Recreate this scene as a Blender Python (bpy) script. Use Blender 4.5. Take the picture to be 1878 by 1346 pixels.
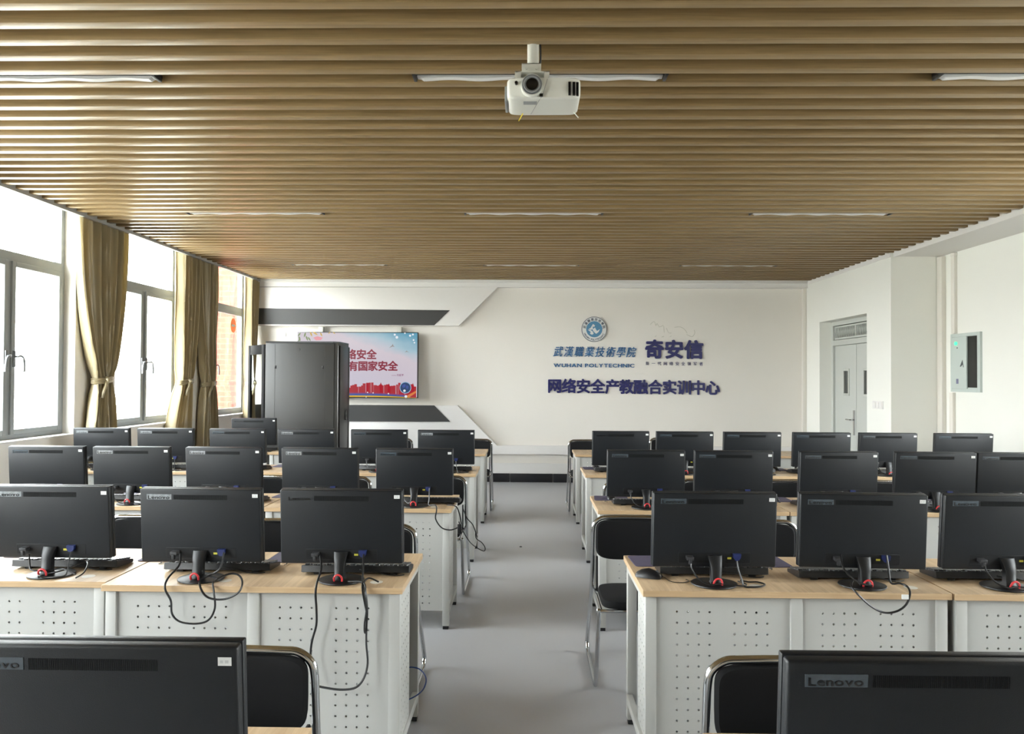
import bpy, bmesh, math, random
from mathutils import Matrix, Vector

for o in list(bpy.data.objects):
    bpy.data.objects.remove(o)
sc = bpy.context.scene
col = sc.collection
R = math.radians
PI = math.pi
rng = random.Random(7)

# ------------------------------------------------------------------ camera
F = 1410.0
CAM_Z = 1.583
vy = Vector((26, -22, -F)).normalized()
vz = Vector((0.0050, 1, 0))
vz = (vz - vy * vz.dot(vy)).normalized()
vx = vy.cross(vz)
ROT = Matrix((vx, vy, vz))
EYE = Vector((0, 0, CAM_Z))
cam = bpy.data.cameras.new('camera')
cam.sensor_width = 36
cam.lens = F / 1878 * 36
cam.clip_start = 0.05
cam.clip_end = 300
camo = bpy.data.objects.new('camera', cam)
camo.matrix_world = Matrix.Translation(EYE) @ ROT.to_4x4()
col.objects.link(camo)
sc.camera = camo

def at(px, py, Y):
    """world point seen at pixel (1878x1346) on the vertical plane at depth Y"""
    d = ROT @ Vector((px - 939, -(py - 673), -F))
    return EYE + d * (Y / d.y)

def atx(px, py, X):
    d = ROT @ Vector((px - 939, -(py - 673), -F))
    return EYE + d * (X / d.x)

# ------------------------------------------------------------------ world, sun, exposure
sc.view_settings.view_transform = 'Standard'
sc.view_settings.look = 'None'
sc.view_settings.gamma = 1
sc.view_settings.use_curve_mapping = False
sc.view_settings.exposure = 0.06
sc.cycles.use_denoising = True
sc.cycles.max_bounces = 10
sc.cycles.diffuse_bounces = 7
sc.cycles.glossy_bounces = 4
sc.cycles.transparent_max_bounces = 12
sc.cycles.sample_clamp_indirect = 8
sc.cycles.caustics_reflective = False
sc.cycles.caustics_refractive = False

w = bpy.data.worlds.new('overcast_sky')
sc.world = w
w.use_nodes = True
nt = w.node_tree
bg = nt.nodes['Background']
tc = nt.nodes.new('ShaderNodeTexCoord')
sx = nt.nodes.new('ShaderNodeSeparateXYZ')
cr = nt.nodes.new('ShaderNodeValToRGB')
mr = nt.nodes.new('ShaderNodeMapRange')
mr.inputs['From Min'].default_value = -1
nt.links.new(tc.outputs['Generated'], sx.inputs[0])
nt.links.new(sx.outputs['Z'], mr.inputs['Value'])
nt.links.new(mr.outputs[0], cr.inputs[0])
nt.links.new(cr.outputs[0], bg.inputs[0])
els = cr.color_ramp.elements
els[0].position, els[0].color = 0.40, (0.30, 0.30, 0.28, 1)
els[1].position, els[1].color = 0.49, (0.62, 0.62, 0.60, 1)
e = els.new(0.56); e.color = (0.98, 0.985, 1.0, 1)
e = els.new(0.9); e.color = (0.86, 0.93, 1.0, 1)
bg.inputs[1].default_value = 36.0

sun = bpy.data.lights.new('sun', 'SUN')
sun.energy = 26
sun.color = (1.0, 0.93, 0.82)
sun.angle = R(0.6)
suno = bpy.data.objects.new('sun', sun)
suno.rotation_euler = Vector((-0.06, 0.80, -0.60)).to_track_quat('-Z', 'Y').to_euler()
col.objects.link(suno)

# room dimensions
XL, XF = -4.25, -4.39          # left wall face, window frame plane
XR1, XR2 = 4.27, 4.85          # right wall, far and near stretch
YB, YF = -3.2, 11.84           # rear wall, far wall
ZC = 3.086                     # underside of slats
ZTOP = 3.45
WIN = [(yr - 1.56, yr) for yr in (11.74, 9.43, 7.16, 4.87, 2.58, 0.29)]
WZ0, WZ1 = 1.03, 3.25

RWIN = [(1.0, 2.5), (4.3, 5.8)]      # windows of the opposite wall, outside the picture
for (a, b, right) in [(a, b, 0) for a, b in WIN] + [(a, b, 1) for a, b in RWIN]:
    l = bpy.data.lights.new('window_portal', 'AREA')
    l.shape = 'RECTANGLE'; l.size = b - a; l.size_y = WZ1 - WZ0
    l.cycles.is_portal = True
    lo = bpy.data.objects.new('window_portal', l)
    lo.location = (XR2 + 0.24 if right else XF - 0.06, (a + b) / 2, (WZ0 + WZ1) / 2)
    lo.rotation_euler = Vector((-1 if right else 1, 0, 0)).to_track_quat('-Z', 'Z').to_euler()
    col.objects.link(lo)

# ------------------------------------------------------------------ materials
def lin(c):
    c = c / 255.0
    return c / 12.92 if c <= 0.04045 else ((c + 0.055) / 1.055) ** 2.4

def rgb(r, g, b):
    return (lin(r), lin(g), lin(b), 1)

MATS = {}
def mat(name, color, rough=0.5, metal=0.0, spec=0.5, noise=0.0, nscale=30.0, bump=0.0, bscale=200.0, coat=0.0, emit=None, estr=1.0):
    m = bpy.data.materials.new(name)
    m.use_nodes = True
    t = m.node_tree
    p = t.nodes['Principled BSDF']
    p.inputs['Base Color'].default_value = color
    p.inputs['Roughness'].default_value = rough
    p.inputs['Metallic'].default_value = metal
    p.inputs['Specular IOR Level'].default_value = spec
    p.inputs['Coat Weight'].default_value = coat
    tcn = t.nodes.new('ShaderNodeTexCoord')
    if noise > 0:
        n = t.nodes.new('ShaderNodeTexNoise')
        n.inputs['Scale'].default_value = nscale
        n.inputs['Detail'].default_value = 4
        t.links.new(tcn.outputs['Object'], n.inputs['Vector'])
        mx = t.nodes.new('ShaderNodeMix'); mx.data_type = 'RGBA'
        mx.inputs['A'].default_value = tuple(c * (1 - noise) for c in color[:3]) + (1,)
        mx.inputs['B'].default_value = tuple(min(1, c * (1 + noise)) for c in color[:3]) + (1,)
        t.links.new(n.outputs['Fac'], mx.inputs['Factor'])
        t.links.new(mx.outputs['Result'], p.inputs['Base Color'])
    if bump > 0:
        n2 = t.nodes.new('ShaderNodeTexNoise')
        n2.inputs['Scale'].default_value = bscale
        n2.inputs['Detail'].default_value = 3
        t.links.new(tcn.outputs['Object'], n2.inputs['Vector'])
        b = t.nodes.new('ShaderNodeBump')
        b.inputs['Strength'].default_value = bump
        b.inputs['Distance'].default_value = 0.002
        t.links.new(n2.outputs['Fac'], b.inputs['Height'])
        t.links.new(b.outputs[0], p.inputs['Normal'])
    if emit is not None:
        p.inputs['Emission Color'].default_value = emit
        p.inputs['Emission Strength'].default_value = estr
    MATS[name] = m
    return m

def wood(name, c1, c2, scale, rough, seams=False, coat=0.0, spec=0.5, bump=0.08):
    """grain noise stretched by 'scale' (object space); optional staves with tone steps"""
    m = bpy.data.materials.new(name)
    m.use_nodes = True
    t = m.node_tree
    p = t.nodes['Principled BSDF']
    p.inputs['Roughness'].default_value = rough
    p.inputs['Coat Weight'].default_value = coat
    p.inputs['Specular IOR Level'].default_value = spec
    tcn = t.nodes.new('ShaderNodeTexCoord')
    mp = t.nodes.new('ShaderNodeMapping')
    mp.inputs['Scale'].default_value = scale
    t.links.new(tcn.outputs['Object'], mp.inputs['Vector'])
    n = t.nodes.new('ShaderNodeTexNoise')
    n.inputs['Scale'].default_value = 1.0
    n.inputs['Detail'].default_value = 6
    n.inputs['Roughness'].default_value = 0.62
    n.inputs['Distortion'].default_value = 0.6
    t.links.new(mp.outputs[0], n.inputs['Vector'])
    r = t.nodes.new('ShaderNodeValToRGB')
    r.color_ramp.elements[0].position = 0.33
    r.color_ramp.elements[0].color = c1
    r.color_ramp.elements[1].position = 0.68
    r.color_ramp.elements[1].color = c2
    t.links.new(n.outputs['Fac'], r.inputs[0])
    out = r.outputs[0]
    if seams:
        mp2 = t.nodes.new('ShaderNodeMapping')
        mp2.inputs['Rotation'].default_value = (0, 0, R(90))
        t.links.new(tcn.outputs['Object'], mp2.inputs['Vector'])
        bk = t.nodes.new('ShaderNodeTexBrick')
        bk.offset = 0.37
        bk.inputs['Color1'].default_value = (0.78, 0.76, 0.73, 1)
        bk.inputs['Color2'].default_value = (1.08, 1.07, 1.05, 1)
        bk.inputs['Mortar'].default_value = (0.72, 0.7, 0.66, 1)
        bk.inputs['Mortar Size'].default_value = 0.0006
        bk.inputs['Scale'].default_value = 1.0
        bk.inputs['Brick Width'].default_value = 0.45
        bk.inputs['Row Height'].default_value = 0.062
        t.links.new(mp2.outputs[0], bk.inputs['Vector'])
        mx = t.nodes.new('ShaderNodeMix'); mx.data_type = 'RGBA'; mx.blend_type = 'MULTIPLY'
        mx.inputs['Factor'].default_value = 0.75
        t.links.new(out, mx.inputs['A'])
        t.links.new(bk.outputs['Color'], mx.inputs['B'])
        out = mx.outputs['Result']
    t.links.new(out, p.inputs['Base Color'])
    b = t.nodes.new('ShaderNodeBump')
    b.inputs['Strength'].default_value = bump
    b.inputs['Distance'].default_value = 0.002
    t.links.new(n.outputs['Fac'], b.inputs['Height'])
    t.links.new(b.outputs[0], p.inputs['Normal'])
    MATS[name] = m
    return m

mat('plaster', rgb(234, 230, 223), 0.75, noise=0.02, nscale=2.0, bump=0.08, bscale=90)
mat('plaster_rear', rgb(176, 172, 164), 0.75, noise=0.02, nscale=2.0)
mat('plaster_cool', rgb(240, 240, 234), 0.75, noise=0.02, nscale=2.0, bump=0.08, bscale=90)
mat('white_paint', rgb(232, 230, 228), 0.5, noise=0.01)
mat('charcoal_panel', rgb(58, 58, 58), 0.55, noise=0.05, nscale=40)
mat('floor_vinyl', rgb(175, 175, 178), 0.36, noise=0.05, nscale=260, bump=0.05, bscale=60)
mat('baseboard_tile', rgb(34, 34, 38), 0.3, noise=0.2, nscale=14)
mat('trim_metal', rgb(160, 160, 156), 0.5, 0.0)
mat('window_metal', rgb(142, 146, 146), 0.42)
mat('handle_grey', rgb(120, 122, 124), 0.35, 0.4)
mat('steel_paint', rgb(178, 178, 174), 0.42, noise=0.015, nscale=120)
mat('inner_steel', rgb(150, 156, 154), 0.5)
mat('foot_black', rgb(24, 24, 25), 0.5)
mat('monitor_plastic', rgb(19, 22, 26), 0.42, spec=0.38, bump=0.25, bscale=700)
mat('monitor_edge', rgb(17, 18, 20), 0.42, spec=0.4)
mat('vent_black', rgb(11, 12, 14), 0.7, spec=0.25)
mat('port_black', rgb(15, 16, 18), 0.5, spec=0.35)
mat('screen_glass', rgb(8, 9, 11), 0.15)
mat('logo_grey', rgb(9, 10, 11), 0.3)
mat('film', rgb(64, 73, 80), 0.25, spec=0.8, noise=0.25, nscale=60)
mat('film_peeled', rgb(140, 144, 147), 0.2, spec=0.9, noise=0.75, nscale=70)
mat('sticker_white', rgb(225, 226, 224), 0.5)
mat('sticker_print', rgb(196, 198, 198), 0.5)
mat('yellow_label', rgb(205, 196, 70), 0.5)
mat('vga_blue', rgb(24, 36, 86), 0.45)
mat('plug_grey', rgb(48, 48, 50), 0.5)
mat('cord_black', rgb(18, 18, 19), 0.4)
mat('cord_blue', rgb(38, 66, 120), 0.4)
mat('clip_red', rgb(204, 58, 62), 0.4)
mat('key_black', rgb(66, 67, 70), 0.28, spec=0.7)
mat('board_black', rgb(17, 17, 19), 0.35)
mat('mouse_black', rgb(22, 22, 24), 0.38)
mat('mouse_glow_red', rgb(190, 60, 50), 0.4)  # plain red colour standing in for the red optical light of one mouse
mat('pad_purple', rgb(70, 64, 86), 0.7, noise=0.25, nscale=25)
mat('fabric_black', rgb(17, 17, 19), 0.85, bump=0.3, bscale=900, spec=0.25)
mat('chrome', rgb(208, 210, 212), 0.12, 1.0)
mat('grommet', rgb(196, 192, 182), 0.4)
mat('rack_black', rgb(46, 46, 45), 0.45, noise=0.04, nscale=60)
mat('rack_dark', rgb(18, 18, 19), 0.35)
mat('door_black', rgb(26, 26, 27), 0.65, spec=0.15)
mat('rack_edge', rgb(120, 120, 120), 0.25, 0.6)
mat('projector_white', rgb(222, 222, 214), 0.42)
mat('projector_grey', rgb(132, 134, 134), 0.4)
mat('lens_black', rgb(16, 16, 17), 0.12)
mat('lens_ring', rgb(104, 106, 108), 0.35)
mat('bracket_white', rgb(206, 206, 198), 0.45)
mat('tape_yellow', rgb(222, 196, 50), 0.5)
mat('lamp_white', rgb(226, 226, 226), 0.3)
mat('lamp_dark', rgb(26, 25, 24), 0.5)
mat('door_paint', rgb(196, 199, 194), 0.45)
mat('door_glass', rgb(98, 100, 98), 0.1)
mat('duct_white', rgb(226, 222, 214), 0.5)
mat('panel_steel', rgb(196, 206, 202), 0.4)
mat('panel_dark', rgb(16, 20, 19), 0.35, noise=0.5, nscale=9)
mat('led_green', rgb(60, 220, 150), 0.4, emit=rgb(80, 240, 170), estr=1.2)
mat('ink_grey', rgb(70, 76, 80), 0.5)
mat('ink_violet', rgb(120, 122, 150), 0.5)
mat('sign_navy', rgb(27, 28, 92), 0.4)
mat('sign_blue', rgb(40, 98, 148), 0.35)
mat('sign_edge', rgb(228, 234, 240), 0.4)
mat('emblem_blue', rgb(88, 140, 176), 0.35)
mat('emblem_ring', rgb(94, 100, 112), 0.4)
mat('residue', rgb(205, 203, 192), 0.6)
mat('orange_vinyl', rgb(240, 110, 40), 0.5)
mat('outside_concrete', rgb(170, 168, 160), 0.9)
wood('slat_wood', rgb(121, 100, 67), rgb(146, 122, 85), (1.6, 60, 60), 0.40, spec=0.28, bump=0.0)
wood('desk_wood', rgb(178, 152, 120), rgb(206, 182, 150), (34, 2.6, 34), 0.38, seams=True)
wood('desk_edge_wood', rgb(176, 148, 112), rgb(196, 168, 132), (2.2, 60, 60), 0.4)

# thin window glass: clear with a weak mirror reflection
m = bpy.data.materials.new('window_glass'); m.use_nodes = True
t = m.node_tree; t.nodes.clear()
om = t.nodes.new('ShaderNodeOutputMaterial')
ms = t.nodes.new('ShaderNodeMixShader'); tr = t.nodes.new('ShaderNodeBsdfTransparent')
gl = t.nodes.new('ShaderNodeBsdfGlossy'); gl.inputs['Roughness'].default_value = 0.02
lwt = t.nodes.new('ShaderNodeLayerWeight')
lwp = t.nodes.new('ShaderNodeMath'); lwp.operation = 'POWER'; lwp.inputs[1].default_value = 4.0
t.links.new(lwt.outputs['Facing'], lwp.inputs[0])
lw = t.nodes.new('ShaderNodeMath'); lw.operation = 'MULTIPLY_ADD'; lw.inputs[1].default_value = 0.55; lw.inputs[2].default_value = 0.025
t.links.new(lwp.outputs[0], lw.inputs[0])
tr.inputs[0].default_value = (0.96, 0.98, 0.97, 1)
t.links.new(lw.outputs[0], ms.inputs[0]); t.links.new(tr.outputs[0], ms.inputs[1]); t.links.new(gl.outputs[0], ms.inputs[2])
t.links.new(ms.outputs[0], om.inputs[0])
MATS['window_glass'] = m

# satin curtain: glossy cloth that lets some daylight through
m = bpy.data.materials.new('satin_gold'); m.use_nodes = True
t = m.node_tree
p = t.nodes['Principled BSDF']; om = t.nodes['Material Output']
p.inputs['Base Color'].default_value = rgb(168, 155, 122)
p.inputs['Roughness'].default_value = 0.32
p.inputs['Specular IOR Level'].default_value = 0.8
p.inputs['Sheen Weight'].default_value = 0.2
tl = t.nodes.new('ShaderNodeBsdfTranslucent'); tl.inputs[0].default_value = rgb(206, 186, 116)
ms = t.nodes.new('ShaderNodeMixShader'); ms.inputs[0].default_value = 0.22
t.links.new(p.outputs[0], ms.inputs[1]); t.links.new(tl.outputs[0], ms.inputs[2]); t.links.new(ms.outputs[0], om.inputs[0])
MATS['satin_gold'] = m

# brick
m = bpy.data.materials.new('orange_brick'); m.use_nodes = True
t = m.node_tree; p = t.nodes['Principled BSDF']; p.inputs['Roughness'].default_value = 0.85
tcn = t.nodes.new('ShaderNodeTexCoord'); mp = t.nodes.new('ShaderNodeMapping')
mp.inputs['Rotation'].default_value = (R(90), 0, 0)
bk = t.nodes.new('ShaderNodeTexBrick')
bk.inputs['Color1'].default_value = rgb(122, 38, 23); bk.inputs['Color2'].default_value = rgb(104, 31, 19)
bk.inputs['Mortar'].default_value = rgb(126, 62, 44)
bk.inputs['Scale'].default_value = 1; bk.inputs['Brick Width'].default_value = 0.26; bk.inputs['Row Height'].default_value = 0.085
bk.inputs['Mortar Size'].default_value = 0.006
t.links.new(tcn.outputs['Object'], mp.inputs[0]); t.links.new(mp.outputs[0], bk.inputs[0]); t.links.new(bk.outputs['Color'], p.inputs['Base Color'])
MATS['orange_brick'] = m

def emis(name, color, s=0.84):
    m = bpy.data.materials.new(name); m.use_nodes = True
    p = m.node_tree.nodes['Principled BSDF']
    p.inputs['Base Color'].default_value = (0.01, 0.01, 0.01, 1)
    p.inputs['Roughness'].default_value = 0.35
    p.inputs['Emission Color'].default_value = color
    p.inputs['Emission Strength'].default_value = s
    MATS[name] = m
    return m

# ------------------------------------------------------------------ mesh builder
class MB:
    def __init__(self):
        self.bm = bmesh.new(); self.mi = 0
    def _mark(self, faces):
        for f in faces: f.material_index = self.mi
    def box(self, x0, x1, y0, y1, z0, z1, bev=0.0, seg=2):
        x0, x1 = min(x0, x1), max(x0, x1); y0, y1 = min(y0, y1), max(y0, y1); z0, z1 = min(z0, z1), max(z0, z1)
        mtx = Matrix.Translation(((x0 + x1) / 2, (y0 + y1) / 2, (z0 + z1) / 2)) @ Matrix.Diagonal((x1 - x0, y1 - y0, z1 - z0, 1))
        r = bmesh.ops.create_cube(self.bm, size=1, matrix=mtx)
        fs = set(f for v in r['verts'] for f in v.link_faces)
        self._mark(fs)
        if bev > 0:
            es = list(set(e for v in r['verts'] for e in v.link_edges))
            b = bmesh.ops.bevel(self.bm, geom=es, offset=bev, segments=seg, affect='EDGES', profile=0.5)
            self._mark(b['faces'])
        return self
    def cyl(self, p0, p1, r0, r1=None, n=16):
        p0, p1 = Vector(p0), Vector(p1); r1 = r0 if r1 is None else r1
        d = p1 - p0
        q = d.to_track_quat('Z', 'Y').to_matrix().to_4x4()
        mtx = Matrix.Translation((p0 + p1) / 2) @ q
        r = bmesh.ops.create_cone(self.bm, cap_ends=True, segments=n, radius1=r0, radius2=r1, depth=d.length, matrix=mtx)
        self._mark(set(f for v in r['verts'] for f in v.link_faces))
        return self
    def prism(self, poly, y0, y1, axis='Y'):
        """poly: list of (a,b); axis Y -> (x,z), axis X -> (y,z), axis Z -> (x,y)"""
        def pt(a, b, c):
            return {'Y': (a, c, b), 'X': (c, a, b), 'Z': (a, b, c)}[axis]
        A = [self.bm.verts.new(pt(a, b, y0)) for a, b in poly]
        B = [self.bm.verts.new(pt(a, b, y1)) for a, b in poly]
        fs = [self.bm.faces.new(A), self.bm.faces.new(list(reversed(B)))]
        n = len(poly)
        for i in range(n):
            fs.append(self.bm.faces.new((A[i], B[i], B[(i + 1) % n], A[(i + 1) % n])))
        self._mark(fs)
        return self
    def tube(self, pts, r, n=8, closed=False, smooth=0):
        pts = [Vector(p) for p in pts]
        if smooth: pts = spline(pts, smooth, closed)
        N = len(pts); rings = []
        prev = None
        for i, p in enumerate(pts):
            if closed: d = pts[(i + 1) % N] - pts[i - 1]
            else: d = pts[min(i + 1, N - 1)] - pts[max(i - 1, 0)]
            if d.length < 1e-9: d = Vector((0, 0, 1))
            d.normalize()
            if prev is None:
                up = Vector((0, 0, 1)) if abs(d.z) < 0.9 else Vector((1, 0, 0))
                a = d.cross(up).normalized()
            else:
                a = (prev - d * prev.dot(d))
                a = a.normalized() if a.length > 1e-6 else d.orthogonal().normalized()
            prev = a
            b = d.cross(a)
            rings.append([self.bm.verts.new(p + (a * math.cos(2 * PI * k / n) + b * math.sin(2 * PI * k / n)) * r) for k in range(n)])
        fs = []
        M = N if closed else N - 1
        for i in range(M):
            A, B = rings[i], rings[(i + 1) % N]
            for k in range(n):
                fs.append(self.bm.faces.new((A[k], A[(k + 1) % n], B[(k + 1) % n], B[k])))
        if not closed:
            fs.append(self.bm.faces.new(list(reversed(rings[0])))); fs.append(self.bm.faces.new(rings[-1]))
        self._mark(fs)
        return self
    def loft(self, rings, caps=True):
        R_ = [[self.bm.verts.new(p) for p in r] for r in rings]
        fs = []; n = len(R_[0])
        for A, B in zip(R_, R_[1:]):
            for k in range(n):
                fs.append(self.bm.faces.new((A[k], A[(k + 1) % n], B[(k + 1) % n], B[k])))
        if caps:
            fs.append(self.bm.faces.new(list(reversed(R_[0])))); fs.append(self.bm.faces.new(R_[-1]))
        self._mark(fs)
        return self
    def quad(self, *pts):
        f = self.bm.faces.new([self.bm.verts.new(p) for p in pts]); f.material_index = self.mi
        return self
    def xform(self, mtx):
        self.bm.transform(mtx); return self
    def build(self, name, mats, parent=None, smooth=True, loc=None, recalc=True):
        if not isinstance(mats, (list, tuple)): mats = [mats]
        if recalc: bmesh.ops.recalc_face_normals(self.bm, faces=self.bm.faces[:])
        me = bpy.data.meshes.new(name)
        if smooth:
            for f in self.bm.faces: f.smooth = True
            for ed in self.bm.edges:
                if len(ed.link_faces) == 2 and ed.calc_face_angle(0) > R(38): ed.smooth = False
        self.bm.to_mesh(me); self.bm.free()
        for k in mats: me.materials.append(MATS[k])
        o = bpy.data.objects.new(name, me)
        col.objects.link(o)
        if parent is not None: o.parent = parent
        if loc is not None: o.location = loc
        return o

def spline(pts, k, closed=False):
    out = []; N = len(pts)
    g = (lambda i: pts[i % N]) if closed else (lambda i: pts[max(0, min(N - 1, i))])
    for i in range(N if closed else N - 1):
        p0, p1, p2, p3 = g(i - 1), g(i), g(i + 1), g(i + 2)
        for j in range(k):
            s = j / k
            out.append(0.5 * ((2 * p1) + (p2 - p0) * s + (2 * p0 - 5 * p1 + 4 * p2 - p3) * s * s + (3 * p1 - p0 - 3 * p2 + p3) * s ** 3))
    if not closed: out.append(pts[-1].copy())
    return out

def tag(o, label=None, cat=None, group=None, kind=None):
    if label: o['label'] = label
    if cat: o['category'] = cat
    if group: o['group'] = group
    if kind: o['kind'] = kind
    return o

def empty(name, loc=(0, 0, 0), rz=0.0):
    o = bpy.data.objects.new(name, None)
    o.empty_display_size = 0.1
    o.location = loc; o.rotation_euler = (0, 0, rz)
    col.objects.link(o)
    return o

def copy_tree(o, parent=None):
    c = o.copy(); col.objects.link(c)
    c.parent = parent
    for ch in list(o.children): copy_tree(ch, c)
    return c

def struct(o):
    o['kind'] = 'structure'; return o

# ---- lettering from Blender's built-in typeface
GLYPH = {}
def glyph(ch):
    if ch not in GLYPH:
        c = bpy.data.curves.new('glyph', 'FONT'); c.body = ch; c.size = 1.0; c.resolution_u = 3
        o = bpy.data.objects.new('glyph', c); col.objects.link(o)
        bpy.context.view_layer.update()
        me = bpy.data.meshes.new_from_object(o.evaluated_get(bpy.context.evaluated_depsgraph_get()))
        vs = [v.co.copy() for v in me.vertices]; fs = [tuple(p.vertices) for p in me.polygons]
        x0 = min((v.x for v in vs), default=0); x1 = max((v.x for v in vs), default=0.3)
        bpy.data.objects.remove(o); bpy.data.curves.remove(c); bpy.data.meshes.remove(me)
        GLYPH[ch] = (vs, fs, x0, x1)
    return GLYPH[ch]

def add_glyph(mb, ch, mtx, depth=0.0, bold=0.0):
    """glyph drawn in its own XY plane, given thickness along +Z, placed by mtx"""
    vs, fs, x0, x1 = glyph(ch)
    offs = [(0, 0)] if bold == 0 else [(bold * math.cos(a), bold * math.sin(a)) for a in [k * PI / 4 for k in range(8)]]
    for kk, (dx, dy) in enumerate(offs):
        if kk: depth *= 1.02
        V0 = [mb.bm.verts.new(mtx @ Vector((v.x + dx, v.y + dy, depth))) for v in vs]
        count = {}
        for f in fs:
            try: mb._mark([mb.bm.faces.new([V0[i] for i in f])])
            except ValueError: continue
            if depth:
                for a, b in zip(f, f[1:] + f[:1]):
                    if (b, a) in count: del count[(b, a)]
                    else: count[(a, b)] = 1
        if depth:
            V1 = [mb.bm.verts.new(mtx @ Vector((v.x + dx, v.y + dy, 0))) for v in vs]
            for (a, b) in count:
                try: mb._mark([mb.bm.faces.new((V0[a], V1[a], V1[b], V0[b]))])
                except ValueError: pass

FACE = Matrix(((1, 0, 0, 0), (0, 0, -1, 0), (0, 1, 0, 0), (0, 0, 0, 1)))   # text plane -> upright, facing -Y

def text_line(mb, s, x0, x1, zb, size, y, depth=0.0, bold=0.0, shear=0.0, sx=1.0):
    """one line of type facing -Y: glyph centres spread evenly between x0 and x1"""
    n = len(s)
    for i, ch in enumerate(s):
        if ch == ' ': continue
        vs, fs, a, b = glyph(ch)
        cx = x0 + (x1 - x0) * (i + 0.5) / n
        mtx = Matrix.Translation((cx, y, zb)) @ FACE @ Matrix(((1, shear, 0, 0), (0, 1, 0, 0), (0, 0, 1, 0), (0, 0, 0, 1))) @ Matrix.Diagonal((size * sx, size, 1, 1)) @ Matrix.Translation((-(a + b) / 2, 0, 0))
        add_glyph(mb, ch, mtx, depth, bold)

def text_flow(mb, s, x0, x1, zb, size, y, depth=0.0, bold=0.0, gap=0.12):
    """proportional line stretched to fill x0..x1"""
    pos = []; x = 0
    for ch in s:
        if ch == ' ': x += 0.35; continue
        vs, fs, a, b = glyph(ch)
        pos.append((ch, x - a)); x += (b - a) + gap
    x -= gap
    k = (x1 - x0) / (x * size)
    for ch, p in pos:
        mtx = Matrix.Translation((x0, y, zb)) @ FACE @ Matrix.Diagonal((size * k, size, 1, 1)) @ Matrix.Translation((p, 0, 0))
        add_glyph(mb, ch, mtx, depth, bold)

# ================================================================== THE SETTING
b = MB(); b.box(XL - 0.4, XR2 + 0.4, YB - 0.2, YF + 0.3, -0.12, 0)
struct(b.build('floor', 'floor_vinyl'))

b = MB(); b.box(XL - 0.2, XR2 + 0.4, YF, YF + 0.2, 0, ZTOP)
struct(b.build('wall_far', 'plaster'))
b = MB(); b.box(XL - 0.4, XR2 + 0.4, YB - 0.2, YB, 0, ZTOP)
struct(b.build('wall_rear', 'plaster_rear'))

# window wall
b = MB()
ys = sorted(WIN)
b.box(XL - 0.20, XL, YB, YF, 0, WZ0)
b.box(XL - 0.20, XL, YB, YF, WZ1, ZTOP)
edge = [YB] + [v for w_ in ys for v in w_] + [YF]
for i in range(0, len(edge), 2):
    b.box(XL - 0.20, XL, edge[i], edge[i + 1], WZ0, WZ1)
struct(b.build('wall_left', 'plaster'))

# door wall (far stretch, with the door recess) and the deeper near stretch
DY0, DY1, DZ = 9.72, 11.27, 2.43
YC = 9.08
b = MB()
b.box(XR1, XR2 + 0.4, YC, DY0, 0, ZTOP)
b.box(XR1, XR2 + 0.4, DY1, YF, 0, ZTOP)
b.box(XR1, XR2 + 0.4, DY0, DY1, DZ, ZTOP)
b.box(4.60, XR2 + 0.4, DY0, DY1, 0, DZ)
rw = [YB] + [v for w_ in RWIN for v in w_] + [YC]
for i in range(0, len(rw), 2): b.box(XR2, XR2 + 0.2, rw[i], rw[i + 1], 0, ZTOP)
for a, c in RWIN: b.box(XR2, XR2 + 0.2, a, c, 0, 1.2); b.box(XR2, XR2 + 0.2, a, c, 2.9, ZTOP)
struct(b.build('wall_right', 'plaster_cool'))

# slatted ceiling
SL0, SL1 = -4.09, 4.30
b = MB()
b.box(SL0, SL1, YB, YF - 0.02, ZC + 0.056, ZC + 0.081)
PITCH = 0.1672
y = 3.100
while y - PITCH > YB + 0.1: y -= PITCH
while y < YF - 0.02:
    b.box(SL0, SL1, y - 0.060, y, ZC, ZC + 0.057, bev=0.0025, seg=2)
    y += PITCH
struct(b.build('ceiling', 'slat_wood'))
b = MB(); b.box(XL - 0.4, XR2 + 0.4, YB - 0.2, YF + 0.3, ZTOP, ZTOP + 0.1)
struct(b.build('ceiling_slab', 'plaster'))

# edge trims of the ceiling
b = MB(); b.box(SL0 - 0.035, SL0, YB, YF, ZC - 0.024, ZC + 0.08)
struct(b.build('trim_1', 'trim_metal'))
b = MB(); b.box(SL1 + 0.03, XR2, YB, YC, 3.042, ZTOP - 0.05); b.box(SL1, SL1 + 0.03, YB, YC, 3.036, ZC + 0.12); b.box(XR1 - 0.012, SL1 - 0.001, YC + 0.002, YF - 0.131, 3.036, ZC - 0.001)
struct(b.build('trim_2', 'white_paint'))
b = MB(); b.box(SL0 - 0.1, SL1, YF - 0.10, YF, 2.985, ZC + 0.05); b.box(SL0 - 0.03, SL1, YF - 0.13, YF - 0.10, ZC - 0.035, ZC + 0.05)
struct(b.build('trim_3', 'white_paint'))

# baseboards and the stepped foot of the far wall
b = MB()
x = -4.2; i = 0
while x < 4.25:
    b.box(x + 0.002, min(x + 0.655, 4.26), YF - 0.022, YF, 0.0, 0.135, bev=0.002); x += 0.66
struct(b.build('baseboard_far', 'baseboard_tile'))
b = MB(); b.box(XL, XL + 0.012, YB, YF, 0, 0.12)
struct(b.build('baseboard_left', 'baseboard_tile'))
b = MB(); b.box(XR2 - 0.012, XR2, YB, YC, 0, 0.12); b.box(XR1 - 0.012, XR1, YC, DY0, 0, 0.12); b.box(XR1 - 0.012, XR1, DY1, YF, 0, 0.12)
struct(b.build('baseboard_right', 'baseboard_tile'))

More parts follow.
